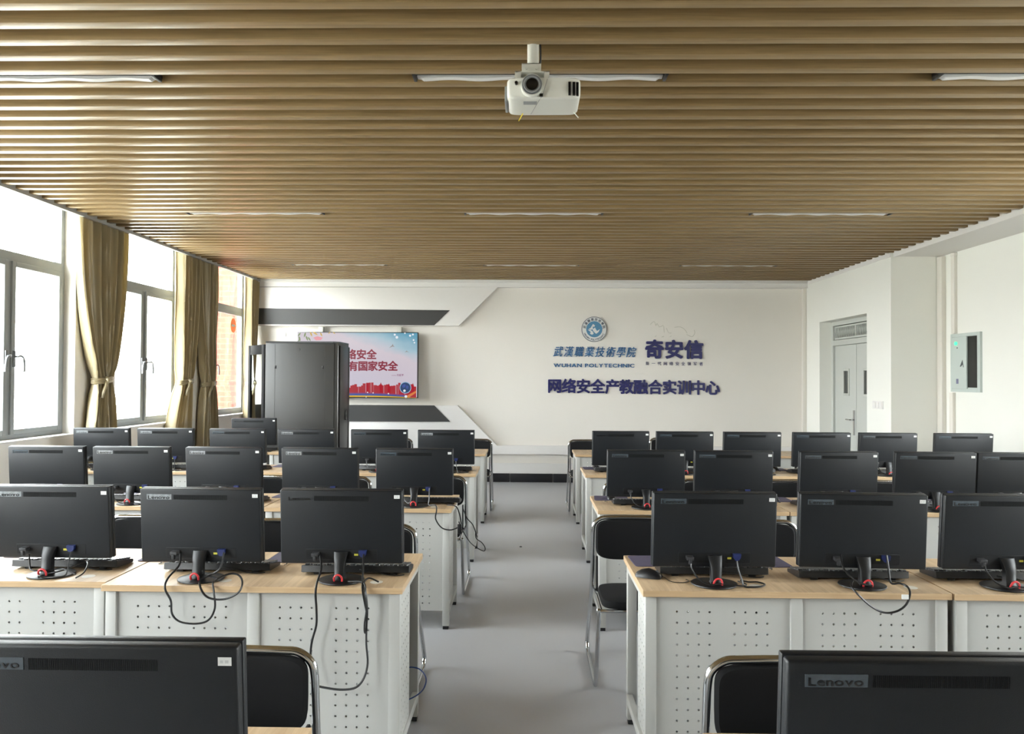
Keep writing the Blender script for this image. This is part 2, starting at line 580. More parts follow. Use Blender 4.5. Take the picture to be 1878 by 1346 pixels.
def wall_poly(pts, Y):
    return [(at(px, py, Y).x, at(px, py, Y).z) for px, py in pts]
YP = YF - 0.09
b = MB()
b.prism(wall_poly([(452, 526.5), (912, 527), (841, 597.5), (452, 597.0)], YP), YP, YF)
o = struct(b.build('trim_4', 'white_paint'))
b = MB(); b.prism(wall_poly([(452, 565.0), (825, 569), (796.5, 596.5), (452, 594.5)], YP), YP - 0.008, YP)
b.build('stripe', 'charcoal_panel', o)
b = MB()
b.prism(wall_poly([(452, 741), (839.5, 744), (911, 817), (1475, 820.5), (1475, 836), (912, 833), (452, 831)], YP), YP, YF)
o = struct(b.build('trim_5', 'white_paint'))
b = MB(); b.prism(wall_poly([(452, 741.5), (796.5, 743.5), (826, 773.5), (452, 772)], YP), YP - 0.008, YP)
b.build('stripe', 'charcoal_panel', o)
b = MB(); b.box(-4.2, 4.26, YF - 0.03, YF, 0.135, 0.155); b.box(-4.2, 4.26, YF - 0.018, YF, 0.155, 0.29)
struct(b.build('trim_6', 'white_paint'))

# windows
def make_window(i, a, bb, full=True):
    fr = MB()
    T = 0.055; d0, d1 = XF - 0.03, XF + 0.03
    zt = 2.60
    fr.box(d0, d1, a, a + T, WZ0, WZ1); fr.box(d0, d1, bb - T, bb, WZ0, WZ1)
    fr.box(d0, d1, a + T, bb - T, WZ0, WZ0 + T); fr.box(d0, d1, a + T, bb - T, WZ1 - T, WZ1)
    fr.box(d0, d1, a + T, bb - T, zt - 0.04, zt + 0.04)
    c = 10.55 if i == 1 else (a + bb) / 2
    fr.box(d0, d1, c - 0.025, c + 0.025, WZ0 + T, zt - 0.04)
    root = struct(fr.build('window_%d' % i, 'window_metal', smooth=False))
    for s0, s1 in ((a + T, c - 0.025), (c + 0.025, bb - T)):
        s = MB(); z0, z1, S = WZ0 + T + 0.002, zt - 0.042, 0.045
        s0 += 0.002; s1 -= 0.002
        e0, e1 = XF + 0.005, XF + 0.048
        s.box(e0, e1, s0, s0 + S, z0, z1, 0.004); s.box(e0, e1, s1 - S, s1, z0, z1, 0.004)
        s.box(e0, e1, s0 + S, s1 - S, z0, z0 + S, 0.004); s.box(e0, e1, s0 + S, s1 - S, z1 - S, z1, 0.004)
        so = s.build('sash', 'window_metal', root, smooth=False)
        g = MB(); g.box(XF + 0.018, XF + 0.024, s0 + S, s1 - S, z0 + S, z1 - S)
        g.build('glass_pane', 'window_glass', so, smooth=False)
        h = MB(); hy = (s1 - S / 2) if s0 < c - 0.1 else (s0 + S / 2)
        h.box(XF + 0.048, XF + 0.060, hy - 0.014, hy + 0.014, 1.66, 1.80, 0.004)
        sg = 1 if s0 > c - 0.1 else -1
        h.tube([(XF + 0.058, hy, 1.75), (XF + 0.09, hy, 1.75), (XF + 0.10, hy + sg * 0.02, 1.755), (XF + 0.10, hy + sg * 0.055, 1.735), (XF + 0.098, hy + sg * 0.07, 1.68), (XF + 0.096, hy + sg * 0.072, 1.62)], 0.009, n=8, smooth=4)
        h.build('handle', 'handle_grey', so)
    g = MB(); g.box(XF - 0.004, XF + 0.002, a + T, bb - T, zt + 0.04, WZ1 - T)
    g.build('glass_pane', 'window_glass', root, smooth=False)
    s = MB(); s.box(XF + 0.031, XL + 0.03, a + 0.002, bb - 0.002, WZ0, WZ0 + 0.02, 0.004)
    s.build('window_sill', 'white_paint', root)
    return root
wins = [make_window(i + 1, a, bb) for i, (a, bb) in enumerate(WIN)]
for i, (a, c) in enumerate(RWIN):
    f = MB(); X0, X1 = XR2 + 0.10, XR2 + 0.15
    f.box(X0, X1, a, a + 0.05, 1.2, 2.9); f.box(X0, X1, c - 0.05, c, 1.2, 2.9); f.box(X0, X1, a + 0.05, c - 0.05, 1.2, 1.25); f.box(X0, X1, a + 0.05, c - 0.05, 2.85, 2.9); f.box(X0, X1, (a + c) / 2 - 0.03, (a + c) / 2 + 0.03, 1.25, 2.85)
    wo = struct(f.build('window_%d' % (len(WIN) + 1 + i), 'window_metal', smooth=False))
    for p0, p1 in ((a + 0.05, (a + c) / 2 - 0.03), ((a + c) / 2 + 0.03, c - 0.05)):
        f = MB(); f.box(X0 + 0.02, X0 + 0.026, p0, p1, 1.25, 2.85); f.build('glass_pane', 'window_glass', wo, smooth=False)
# orange round sticker on the pane beside the far curtain
q = atx(428, 597, XF + 0.027)
b = MB(); b.cyl((XF + 0.0245, q.y, q.z), (XF + 0.0265, q.y, q.z), 0.105, n=32)
st = b.build('round_sticker', 'orange_vinyl', wins[0]); st['label'] = 'round orange sticker with a pale bar'
b = MB(); b.box(XF + 0.0265, XF + 0.0275, q.y - 0.065, q.y + 0.065, q.z - 0.016, q.z + 0.016)
b.build('sticker_bar', 'film_peeled', st)

# brick wing of the building outside the far window, and the yard below
b = MB(); b.box(-5.75, XL - 0.21, 12.3, 12.8, -4.0, 7.0)
struct(b.build('exterior_wall', 'orange_brick'))
b = MB(); b.box(-60, XL - 0.6, -40, 60, -4.2, -4.0)
struct(b.build('exterior_ground', 'outside_concrete'))

# door
root = MB()
DX = 4.47
root.box(DX - 0.03, DX + 0.09, DY1 - 0.06, DY1, 0, DZ); root.box(DX - 0.03, DX + 0.09, DY0, DY0 + 0.06, 0, DZ)
root.box(DX - 0.03, DX + 0.09, DY0 + 0.06, DY1 - 0.06, DZ - 0.06, DZ); root.box(DX - 0.03, DX + 0.09, DY0 + 0.06, DY1 - 0.06, 2.085, 2.16)
door = struct(root.build('door_1', 'door_paint', smooth=False))
mid = (DY0 + DY1) / 2
for k, (a, bb) in enumerate(((mid + 0.004, DY1 - 0.064), (DY0 + 0.064, mid - 0.004))):
    l = MB()
    wa, wb = (a + 0.235, a + 0.40) if k == 0 else (bb - 0.40, bb - 0.235)
    z0, z1 = 1.395, 1.73
    l.box(DX, DX + 0.045, a, wa, 0.01, 2.08); l.box(DX, DX + 0.045, wb, bb, 0.01, 2.08)
    l.box(DX, DX + 0.045, wa, wb, 0.01, z0); l.box(DX, DX + 0.045, wa, wb, z1, 2.08)
    lo = l.build('door_leaf', 'door_paint', door, smooth=False)
    f = MB()
    for bx in ((wa - 0.02, wa + 0.012, z0 - 0.02, z1 + 0.02), (wb - 0.012, wb + 0.02, z0 - 0.02, z1 + 0.02), (wa + 0.012, wb - 0.012, z0 - 0.02, z0 + 0.012), (wa + 0.012, wb - 0.012, z1 - 0.012, z1 + 0.02)):
        f.box(DX - 0.012, DX, *bx, bev=0.003)
    f.build('vision_frame', 'door_paint', lo)
    g = MB(); g.box(DX + 0.018, DX + 0.026, wa, wb, z0, z1); g.build('vision_pane', 'door_glass', lo)
    if k == 0:
        h = MB(); hy = a + 0.06
        h.box(DX - 0.012, DX, hy - 0.022, hy + 0.022, 0.84, 1.18, 0.004)
        h.tube([(DX - 0.01, hy, 1.05), (DX - 0.055, hy, 1.05), (DX - 0.06, hy + 0.03, 1.05), (DX - 0.06, hy + 0.13, 1.05)], 0.010, smooth=4)
        h.build('door_handle', 'chrome', lo)
g = MB()
gy0, gy1, gz0, gz1 = DY0 + 0.07, DY1 - 0.07, 2.17, 2.36
g.box(DX - 0.01, DX + 0.03, gy0, gy1, gz0, gz0 + 0.025); g.box(DX - 0.01, DX + 0.03, gy0, gy1, gz1 - 0.02, gz1)
g.box(DX - 0.01, DX + 0.03, gy0, gy0 + 0.025, gz0 + 0.025, gz1 - 0.02); g.box(DX - 0.01, DX + 0.03, gy1 - 0.025, gy1, gz0 + 0.025, gz1 - 0.02); g.box(DX - 0.01, DX + 0.03, mid - 0.012, mid + 0.012, gz0 + 0.025, gz1 - 0.02)
yy = gy0
while yy < gy1 - 0.04:
    g.tube([(DX, yy, gz0 + 0.01), (DX, yy + 0.035, gz1 - 0.01)], 0.006, n=6)
    g.tube([(DX + 0.01, yy + 0.035, gz0 + 0.01), (DX + 0.01, yy, gz1 - 0.01)], 0.006, n=6)
    yy += 0.045
g.build('transom_grille', 'door_paint', door)
g = MB(); g.box(DX + 0.05, DX + 0.06, DY0 + 0.06, DY1 - 0.06, 2.16, DZ - 0.06); g.build('transom_backing', 'door_glass', door)

# ================================================================== DESKS
DW, DD, DH, TT = 1.195, 0.60, 0.76, 0.025
def holes_panel(mb, x0, x1, z0, z1, y, groups, rows_z, p=0.0425, r=0.0046):
    """sheet facing -Y with round holes; groups = list of column centre lists"""
    zs_top = rows_z[0] + p / 2; zs_bot = rows_z[-1] - p / 2
    q = lambda a, bb, c, d: mb.quad((a, y, c), (bb, y, c), (bb, y, d), (a, y, d))
    q(x0, x1, zs_top, z1); q(x0, x1, z0, zs_bot)
    xcur = x0
    for g in groups:
        q(xcur, g[0] - p / 2, zs_bot, zs_top)
        for cx in g:
            for cz in rows_z:
                h = p / 2
                O = [(cx + dx * h, y, cz + dz * h) for dx, dz in ((1, 0), (1, 1), (0, 1), (-1, 1), (-1, 0), (-1, -1), (0, -1), (1, -1))]
                I = [(cx + r * math.cos(k * PI / 4), y, cz + r * math.sin(k * PI / 4)) for k in range(8)]
                Ov = [mb.bm.verts.new(v) for v in O]; Iv = [mb.bm.verts.new(v) for v in I]
                for k in range(8):
                    f = mb.bm.faces.new((Ov[k], Ov[(k + 1) % 8], Iv[(k + 1) % 8], Iv[k])); f.material_index = mb.mi
        xcur = g[-1] + p / 2
    q(xcur, x1, zs_bot, zs_top)

def make_desk():
    """origin: floor, middle of the edge that faces the camera"""
    t = empty('computer_desk')
    h = DW / 2
    b = MB(); b.box(-h, h, 0, DD, DH - TT, DH, bev=0.0015, seg=1)
    for f in b.bm.faces:
        f.normal_update()
        f.material_index = 0 if f.normal.z > 0.5 else 1
    top = b.build('desktop', ['desk_wood', 'desk_edge_wood'], t, smooth=False)
    for gx in (-h + 0.462, h - 0.118):
        g = MB(); g.cyl((gx, 0.085, DH - 0.0005), (gx, 0.085, DH + 0.0006), 0.026, 0.0255, n=24)
        g.cyl((gx, 0.085, DH + 0.0006), (gx, 0.085, DH + 0.0010), 0.018, 0.0175, n=24); g.build('grommet', 'grommet', top)
    L = 0.042
    for sx in (-1, 1):
        for fy in (0, 1):
            xx = sx * (h - 0.012); x0, x1 = (xx, xx + L) if sx < 0 else (xx - L, xx)
            y0, y1 = (0.012, 0.012 + L) if fy == 0 else (DD - 0.02 - L, DD - 0.02)
            l = MB(); l.box(x0, x1, y0, y1, 0.022, DH - TT, bev=0.002, seg=2)
            lo = l.build('leg', 'steel_paint', t)
            f = MB(); f.box(x0 + 0.003, x1 - 0.003, y0 + 0.003, y1 - 0.003, 0, 0.022, 0.003); f.build('foot', 'foot_black', lo)
    # centre stile
    l = MB(); l.box(-0.020, 0.028, 0.014, 0.05, 0.115, DH - TT, bev=0.004); l.build('centre_stile', 'steel_paint', t)
    rows = [0.672 - 0.0425 * k for k in range(13)]
    inner = h - 0.012 - L
    for s in (0, 1):
        x0, x1 = (-inner, -0.020) if s == 0 else (0.028, inner)
        c = (x0 + x1) / 2
        g1 = [c - 0.135 + 0.0425 * (k - 1.5) + 0.02 for k in range(4)]
        g2 = [c + 0.1 + 0.0425 * (k - 1.5) + 0.01 for k in range(4)]
        m_ = MB(); holes_panel(m_, x0, x1, 0.115, DH - TT, 0.024, [g1, g2], rows)
        po = m_.build('modesty_panel', 'steel_paint', t, smooth=False, recalc=False)
        md = po.modifiers.new('thickness', 'SOLIDIFY'); md.thickness = 0.009
    # side sheets, rails, shelf
    for sx in (-1, 1):
        xo = sx * (h - 0.022)
        m_ = MB(); holes_panel(m_, -0.285, -0.056, 0.14, DH - TT, 0, [[-0.25 + 0.0425 * k for k in range(5)]], rows)
        m_.xform(Matrix.Translation((xo, 0, 0)) @ Matrix.Rotation(R(-90), 4, 'Z'))
        so = m_.build('side_panel', 'steel_paint', t, smooth=False, recalc=False)
        if so.data.vertices[0].co.y < 0:
            for v in so.data.vertices: v.co.y = -v.co.y
        md = so.modifiers.new('thickness', 'SOLIDIFY'); md.thickness = 0.009
        r = MB(); r.box(xo - 0.014, xo + 0.014, 0.054, DD - 0.062, 0.10, 0.14, 0.003); r.build('lower_rail', 'steel_paint', t)
        r = MB(); r.box(xo - 0.010, xo + 0.010, 0.054, DD - 0.062, DH - TT - 0.04, DH - TT, 0.002); r.build('upper_rail', 'steel_paint', t)
    r = MB(); r.box(-inner, inner, DD - 0.05, DD - 0.03, DH - TT - 0.05, DH - TT, 0.002); r.build('back_rail', 'steel_paint', t)
    for sx in (-1, 1):
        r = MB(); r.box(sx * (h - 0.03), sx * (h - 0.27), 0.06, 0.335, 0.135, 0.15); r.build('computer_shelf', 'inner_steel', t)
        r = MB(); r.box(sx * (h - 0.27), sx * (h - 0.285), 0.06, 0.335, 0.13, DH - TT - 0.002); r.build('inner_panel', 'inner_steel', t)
    return t

ORD = ['zeroth', 'first', 'second', 'third', 'fourth', 'fifth', 'sixth']
ROWY = {1: 1.215, 2: 3.022, 3: 4.852, 4: 6.643, 5: 8.420}
LEDGE = {1: -0.50, 2: -0.482, 3: -0.468, 4: -0.432, 5: -0.440}
REDGE = {1: 0.415, 2: 0.460, 3: 0.455, 4: 0.513, 5: 0.540}
proto = None
for r in range(1, 6):
    for side in ('window', 'door'):
        for k in range(3):
            gap = 0.006
            if side == 'window': x = LEDGE[r] - DW / 2 - k * (DW + gap)
            else: x = REDGE[r] + DW / 2 + k * (DW + gap)
            if r == 1 and k > 0: continue
            if r == 5 and side == 'window' and k == 99: continue
            dy = 0.0
            if (r, side, k) == (2, 'window', 1): dy = 0.045
            if (r, side, k) == (2, 'door', 1): dy = -0.006
            if proto is None: proto = o = make_desk()
            else: o = copy_tree(proto)
            o.location = (x, ROWY[r] + dy, 0)
            pos = ['at the aisle', 'second from the aisle', 'third from the aisle'][k]
            tag(o, 'white steel wood-topped desk %s, %s side, %s desk row from camera' % (pos, side, ORD[r]), 'desk', '%s-side computer desks' % side)

# ================================================================== MONITORS
MW, MH = 0.498, 0.302
def cord(parent, name, pts, r=0.003, m_='cord_black', k=5):
    b = MB(); b.tube(pts, r, n=6, smooth=k); return b.build(name, m_, parent)

def make_monitor(film=1, cords=True):
    """origin: middle of the foot on the desk; screen looks to +Y, back to -Y"""
    t = empty('monitor')
    TILT = Matrix.Translation((0, 0, 0.20)) @ Matrix.Rotation(R(4.5), 4, 'X') @ Matrix.Translation((0, 0, -0.20))
    z0, z1 = 0.068, 0.068 + MH
    h = MW / 2
    b = MB()
    b.box(-h, h, 0.012, 0.030, z0, z1, bev=0.003)
    b.box(-h + 0.001, h - 0.001, -0.012, 0.013, z0 + 0.001, z1 - 0.001, bev=0.006, seg=3)
    b.xform(TILT); hs = b.build('housing', 'monitor_plastic', t)
    b = MB(); b.box(-h + 0.008, h - 0.008, 0.0295, 0.031, z0 + 0.02, z1 - 0.008); b.xform(TILT); b.build('screen', 'screen_glass', t)
    yb = -0.012
    b = MB()
    n = 70
    for k in range(n):
        x = -h + 0.140 + 0.222 * k / n
        b.box(x, x + 0.0019, yb - 0.0006, yb + 0.001, z1 - 0.044, z1 - 0.024)
    b.xform(TILT); b.build('vent_grille', 'vent_black', hs, smooth=False)
    if film:
        b = MB(); b.box(-h + 0.030, -h + 0.132, yb - 0.0008, yb + 0.001, z1 - 0.044, z1 - 0.0225, 0.0002, 1)
        b.xform(TILT); b.build('protective_film', 'film' if film == 1 else 'film_peeled', hs)
    b = MB(); text_flow(b, 'Lenovo', -h + 0.036, -h + 0.124, z1 - 0.0415, 0.0195, yb - 0.0009, 0.0006, bold=0.02, gap=0.1)
    b.xform(TILT); b.build('logo_lettering', 'logo_grey', hs, smooth=False)
    b = MB(); b.box(h - 0.034, h - 0.011, yb - 0.0008, yb + 0.001, z1 - 0.033, z1 - 0.0185)
    b.mi = 1
    for k, (a, c) in enumerate(((0.030, 0.025), (0.022, 0.016))):
        b.box(h - a, h - c, yb - 0.0011, yb, z1 - 0.0285, z1 - 0.0235)
    b.xform(TILT); b.build('asset_sticker', ['sticker_white', 'sticker_print'], hs, smooth=False)
    b = MB(); b.box(-0.145, 0.145, yb - 0.0012, yb + 0.002, z0 + 0.018, z0 + 0.060, 0.0008, 1); b.xform(TILT); pp = b.build('port_panel', 'port_black', hs)
    b = MB(); b.box(0.052, 0.068, yb - 0.0025, yb, z0 + 0.034, z0 + 0.042); b.xform(TILT); b.build('yellow_label', 'yellow_label', pp)
    b = MB(); b.box(-0.116, -0.088, yb - 0.03, yb, z0 + 0.036, z0 + 0.050, 0.002); b.box(-0.108, -0.096, yb - 0.034, yb - 0.02, z0 + 0.02, z0 + 0.04, 0.002)
    b.xform(TILT); b.build('power_plug', 'plug_grey', t)
    b = MB(); b.prism([(0.072, z0 + 0.058), (0.104, z0 + 0.058), (0.102, z0 + 0.042), (0.094, z0 + 0.032), (0.082, z0 + 0.032), (0.074, z0 + 0.042)], yb - 0.016, yb)
    b.xform(TILT); b.build('video_plug', 'vga_blue', t)
    # neck and foot
    b = MB()
    rings = []
    for z, w_, ya, yc in ((0.118, 0.056, -0.020, -0.004), (0.100, 0.050, -0.032, -0.008), (0.072, 0.042, -0.044, -0.014), (0.02, 0.040, -0.046, -0.014), (0.008, 0.052, -0.056, -0.006)):
        hw = w_ / 2
        rings.append([(-hw, yc, z), (-hw, ya + 0.006, z), (-hw * 0.6, ya, z), (hw * 0.6, ya, z), (hw, ya + 0.006, z), (hw, yc, z)])
    b.loft(rings); b.build('stand_neck', 'monitor_edge', t)
    b = MB(); rings = []
    for z, s in ((0.0, 0.97), (0.003, 1.0), (0.006, 0.99), (0.012, 0.6), (0.014, 0.3)):
        rings.append([(0.092 * s * math.cos(a), 0.088 * s * math.sin(a) * (1.0 if math.sin(a) < 0 else 0.95) , z) for a in [2 * PI * k / 40 for k in range(40)]])
    b.loft(rings); b.build('stand_foot', 'monitor_edge', t)
    b = MB(); b.tube([(-0.016, -0.058, 0.012), (-0.016, -0.064, 0.024), (-0.010, -0.066, 0.034), (0, -0.066, 0.038), (0.010, -0.066, 0.034), (0.016, -0.064, 0.024), (0.016, -0.062, 0.012)], 0.004, n=8, smooth=3)
    b.build('cable_clip', 'clip_red', t)
    if cords:
        cord(t, 'power_cord', [(-0.102, -0.038, 0.09), (-0.100, -0.046, 0.072), (-0.075, -0.062, 0.035), (-0.035, -0.075, 0.016), (0.0, -0.066, 0.019), (0.05, -0.062, 0.014), (0.09, -0.056, 0.008), (0.115, -0.04, 0.005), (0.125, -0.01, 0.004), (0.105, 0.03, 0.004)])
        cord(t, 'video_cable', [(0.088, -0.014, 0.10), (0.090, -0.022, 0.07), (0.100, -0.04, 0.03), (0.106, -0.052, 0.006), (0.135, -0.058, 0.004), (0.175, -0.048, 0.004), (0.2, -0.015, 0.004), (0.18, 0.02, 0.004), (0.145, 0.02, 0.004), (0.12, 0.045, 0.004)], r=0.0035)
    return t

MON = [  # row, side, nth from aisle, centre px at top, top py, film, yaw deg, generic cords
    (1, 'window', 1, 170, 1148, 1, 0.0, 1), (1, 'door', 1, 1724, 1174, 1, 0.5, 1),
    (2, 'window', 1, 625.5, 895, 0, 0.3, 0), (2, 'window', 2, 367, 890, 2, -1.0, 0), (2, 'window', 3, 91, 888, 2, 0, 0),
    (3, 'window', 1, 760, 819.5, 1, 0.5, 0), (3, 'window', 2, 586, 819, 2, -2, 1), (3, 'window', 3, 409, 819, 2, -2, 1), (3, 'window', 4, 240, 817, 2, 1, 1), (3, 'window', 5, 84, 815, 1, 0, 1),
    (4, 'window', 1, 818, 787, 2, 1, 1), (4, 'window', 2, 695, 786.5, 1, 1, 1), (4, 'window', 3, 561.5, 786.6, 2, 0, 1), (4, 'window', 4, 435, 786.6, 1, -1, 1), (4, 'window', 5, 302.5, 786, 2, 0, 1), (4, 'window', 6, 185, 785, 2, 0, 1),
    (5, 'window', 1, 465, 766, 0, 0, 1),
    (2, 'door', 1, 1312, 897, 1, 1, 1), (2, 'door', 2, 1585, 902, 1, -3, 0), (2, 'door', 3, 1849, 905, 1, 0, 1),
    (3, 'door', 1, 1185.5, 825, 1, 0, 1), (3, 'door', 2, 1346.5, 827, 1, -1, 1), (3, 'door', 3, 1539.5, 831, 1, 1, 1), (3, 'door', 4, 1717, 833, 1, -3, 1), (3, 'door', 5, 1867, 832, 1, -1, 1),
    (4, 'door', 1, 1139, 788.6, 0, 1, 1), (4, 'door', 2, 1256.5, 789, 1, 0, 1), (4, 'door', 3, 1380.5, 789.5, 1, -1, 1), (4, 'door', 4, 1508, 791, 1, 0, 1), (4, 'door', 5, 1630, 792, 1, 0, 1), (4, 'door', 6, 1769, 793, 1, 0, 1),
]
PROTO = {}
MPOS = {}
for r, side, n, px, py, film, yaw, gen in MON:
    key = (film, gen)
    if key not in PROTO: o = PROTO[key] = make_monitor(film, bool(gen))
    else: o = copy_tree(PROTO[key])
    Y = ROWY[r] + 0.103 - 0.0
    if (r, side, n) == (2, 'window', 3): Y += 0.045
    if r == 1 and side == 'door': Y -= 0.03
    X = at(px, py, Y - 0.022).x
    o.location = (X, Y, DH + 0.0012); o.rotation_euler = (0, 0, R(yaw))
    MPOS[(r, side, n)] = (X, Y)
    if r == 5: lab = 'black monitor standing alone on the fifth desk row beside the server rack'
    else: lab = 'black monitor %s from aisle, %s side, %s desk row from camera' % (ORD[n], side, ORD[r])
    tag(o, lab, 'monitor', 'computer monitors on the %s-side desks' % side)
    o['_k'] = 0
    MPOS[(r, side, n, 'o')] = o

def world_cord(key, name, pix, r=0.003, m_='cord_black', extra=None, parent=True):
    o = MPOS[key + ('o',)]
    inv = (Matrix.Translation(o.location) @ o.rotation_euler.to_matrix().to_4x4()).inverted()
    pts = [inv @ at(*p) for p in pix]
    return cord(o, name, pts, r, m_)

def c2(x, y, Y): return (x / 2.889, 880 + y / 2.889, Y)
def c3(x, y, Y): return (400 + x / 2.888, 880 + y / 2.888, Y)
def c5(x, y, Y): return (1420 + x / 2.888, 880 + y / 2.888, Y)
def c7(x, y, Y): return (480 + x / 3.9125, 760 + y / 3.9125, Y)
# second row, window side: cords hanging over the desk edge
k = (2, 'window', 1)
world_cord(k, 'power_cord', [c3(541, 395, 3.10), c3(546, 470, 3.05), c3(525, 540, 3.02), c3(516, 600, 2.995), c3(521, 690, 3.00), c3(520, 770, 3.01), c3(498, 850, 3.01), c3(490, 930, 3.01), c3(497, 1040, 3.0), c3(515, 1085, 3.0), c3(580, 1103, 2.995), c3(660, 1111, 2.99), c3(730, 1099, 2.99), c3(772, 1050, 3.0), c3(792, 970, 3.01), c3(785, 870, 3.01), c3(786, 780, 3.01), c3(790, 690, 3.0), c3(782, 600, 3.0), c3(768, 545, 3.025), c3(690, 540, 3.06)], r=0.0043)
world_cord(k, 'video_cable', [c3(770, 395, 3.10), c3(768, 470, 3.06), c3(764, 540, 3.025), c3(765, 590, 3.0), c3(776, 650, 3.0), c3(788, 720, 3.0), c3(783, 800, 3.0), c3(776, 806, 2.995), c3(776, 760, 2.995), c3(786, 680, 2.99), c3(777, 600, 2.99), c3(772, 545, 3.03), c3(800, 520, 3.06), c3(850, 540, 3.05)], r=0.0035)
k = (2, 'window', 2)
world_cord(k, 'power_cord', [c2(955, 390, 3.10), c2(950, 450, 3.06), c2(890, 520, 3.03), c2(874, 575, 2.995), c2(905, 640, 3.0), c2(912, 710, 3.01), c2(955, 752, 3.0), c2(1040, 762, 3.0), c2(1105, 742, 3.0), c2(1138, 680, 3.0), c2(1134, 600, 2.995), c2(1128, 545, 3.03), c2(1150, 522, 3.06), c2(1060, 500, 3.1)], r=0.0041)
world_cord(k, 'video_cable', [c2(1187, 385, 3.10), c2(1165, 470, 3.07), c2(1110, 505, 3.07), c2(1062, 530, 3.03), c2(1062, 570, 2.995), c2(1090, 615, 2.99), c2(1140, 633, 2.99), c2(1205, 628, 2.99), c2(1265, 595, 2.995), c2(1284, 545, 3.02), c2(1265, 505, 3.07), c2(1215, 498, 3.08), c2(1150, 525, 3.05)], r=0.0041)
k = (2, 'window', 3)
world_cord(k, 'power_cord', [c2(155, 395, 3.15), c2(158, 450, 3.13), c2(170, 478, 3.11), c2(250, 480, 3.12), c2(330, 470, 3.14), c2(400, 500, 3.10)], r=0.0032)
world_cord(k, 'video_cable', [c2(378, 380, 3.15), c2(365, 430, 3.13), c2(350, 500, 3.10), c2(300, 514, 3.09), c2(240, 518, 3.09), c2(208, 508, 3.09), c2(215, 505, 3.12), c2(330, 480, 3.13), c2(430, 440, 3.2), c2(465, 440, 3.2), c2(445, 490, 3.12), c2(400, 520, 3.1)], r=0.0032)
k = (3, 'window', 1)
world_cord(k, 'power_cord', [c7(1075, 540, 4.93), c7(1078, 590, 4.91), c7(1062, 634, 4.905), c7(1042, 632, 4.92), c7(1026, 612, 4.94)], r=0.0032)
world_cord(k, 'video_cable', [c7(1203, 530, 4.93), c7(1202, 600, 4.92), c7(1200, 650, 4.90), c7(1248, 652, 4.86), c7(1254, 690, 4.828), c7(1248, 750, 4.83), c7(1290, 812, 4.83), c7(1350, 829, 4.83), c7(1400, 815, 4.83), c7(1428, 800, 4.84), c7(1430, 770, 4.84), c7(1415, 700, 4.84), c7(1390, 658, 4.87), c7(1330, 650, 4.95)], r=0.0041)
o = MPOS[k + ('o',)]; inv = (Matrix.Translation(o.location) @ o.rotation_euler.to_matrix().to_4x4()).inverted(); q = inv @ at(843, 970, 4.83)
b = MB(); b.box(q.x - 0.013, q.x + 0.013, q.y - 0.012, q.y + 0.012, q.z - 0.03, q.z + 0.03, 0.004); b.build('power_adapter', 'cord_black', o)
k = (2, 'door', 2)
world_cord(k, 'power_cord', [c5(352, 395, 3.10), c5(362, 455, 3.06), c5(400, 510, 3.04), c5(460, 548, 3.05), c5(520, 560, 3.05)], r=0.0032)
world_cord(k, 'video_cable', [c5(595, 400, 3.10), c5(605, 470, 3.08), c5(618, 545, 3.05), c5(665, 548, 3.05), c5(704, 565, 3.03), c5(719, 600, 2.995), c5(702, 655, 2.99), c5(662, 690, 2.99), c5(610, 704, 2.99), c5(560, 696, 2.99), c5(500, 660, 2.99), c5(432, 595, 2.995), c5(408, 562, 3.03), c5(420, 530, 3.09)], r=0.0041)
q = at(*c5(693, 620, 2.988)); o = MPOS[k + ('o',)]; inv = (Matrix.Translation(o.location) @ o.rotation_euler.to_matrix().to_4x4()).inverted(); q = inv @ q
b = MB(); b.box(q.x - 0.013, q.x + 0.013, q.y - 0.002, q.y + 0.002, q.z - 0.009, q.z + 0.009, 0.001, 1); b.build('cable_tag', 'sticker_white', o)
for o in bpy.data.objects:
    if '_k' in o: del o['_k']

# ================================================================== KEYBOARDS, MICE, PADS
def make_keyboard():
    t = empty('keyboard')
    w_, d_ = 0.225, 0.072
    b = MB()
    # section in (y,z): rear edge (toward -Y) lifted on its feet
    sec = [(-d_, 0.013), (-d_ + 0.004, 0.039), (d_, 0.016), (d_ + 0.004, 0.010), (d_, 0.002), (-d_ + 0.014, 0.008)]
    b.loft([[(x, y_, z_) for y_, z_ in (sec if abs(x) < 0.2249 else [(a * 0.96, c) for a, c in sec])] for x in (-w_, -w_ + 0.006, w_ - 0.006, w_)])
    b.build('case', 'board_black', t)
    b = MB()
    for r in range(6):
        y_ = -d_ + 0.016 + r * 0.0205 + (0.006 if r else 0); z_ = 0.039 - (y_ + d_) * 0.158
        n = 22
        for k in range(n):
            if r == 0 and k in (1, 6, 11, 16, 20, 21): continue
            if r == 5 and 4 <= k <= 8:
                if k > 4: continue
                x0, x1 = -w_ + 0.008 + k * 0.0199, -w_ + 0.008 + (k + 5) * 0.0199 - 0.003
            else:
                x0 = -w_ + 0.008 + k * 0.0199; x1 = x0 + 0.0168
            # keys mirrored: the user sits on the +Y side
            b.box(-x1, -x0, y_ - 0.0085, y_ + 0.0085, z_ - 0.002, z_ + 0.0075, bev=0.0016, seg=1)
    b.build('keycaps', 'key_black', t)
    for s in (-1, 1):
        b = MB(); b.box(s * 0.16 - 0.015, s * 0.16 + 0.015, -d_ + 0.012, -d_ + 0.018, 0, 0.018, 0.002); b.build('foot', 'board_black', t)
    cord(t, 'cable', [(0.02, -d_ + 0.002, 0.024), (0.03, -d_ - 0.008, 0.024), (0.08, -d_ - 0.012, 0.021), (0.13, -d_ - 0.012, 0.008), (0.18, -d_ - 0.008, 0.003), (0.205, -d_ + 0.005, 0.003)], r=0.002)
    return t

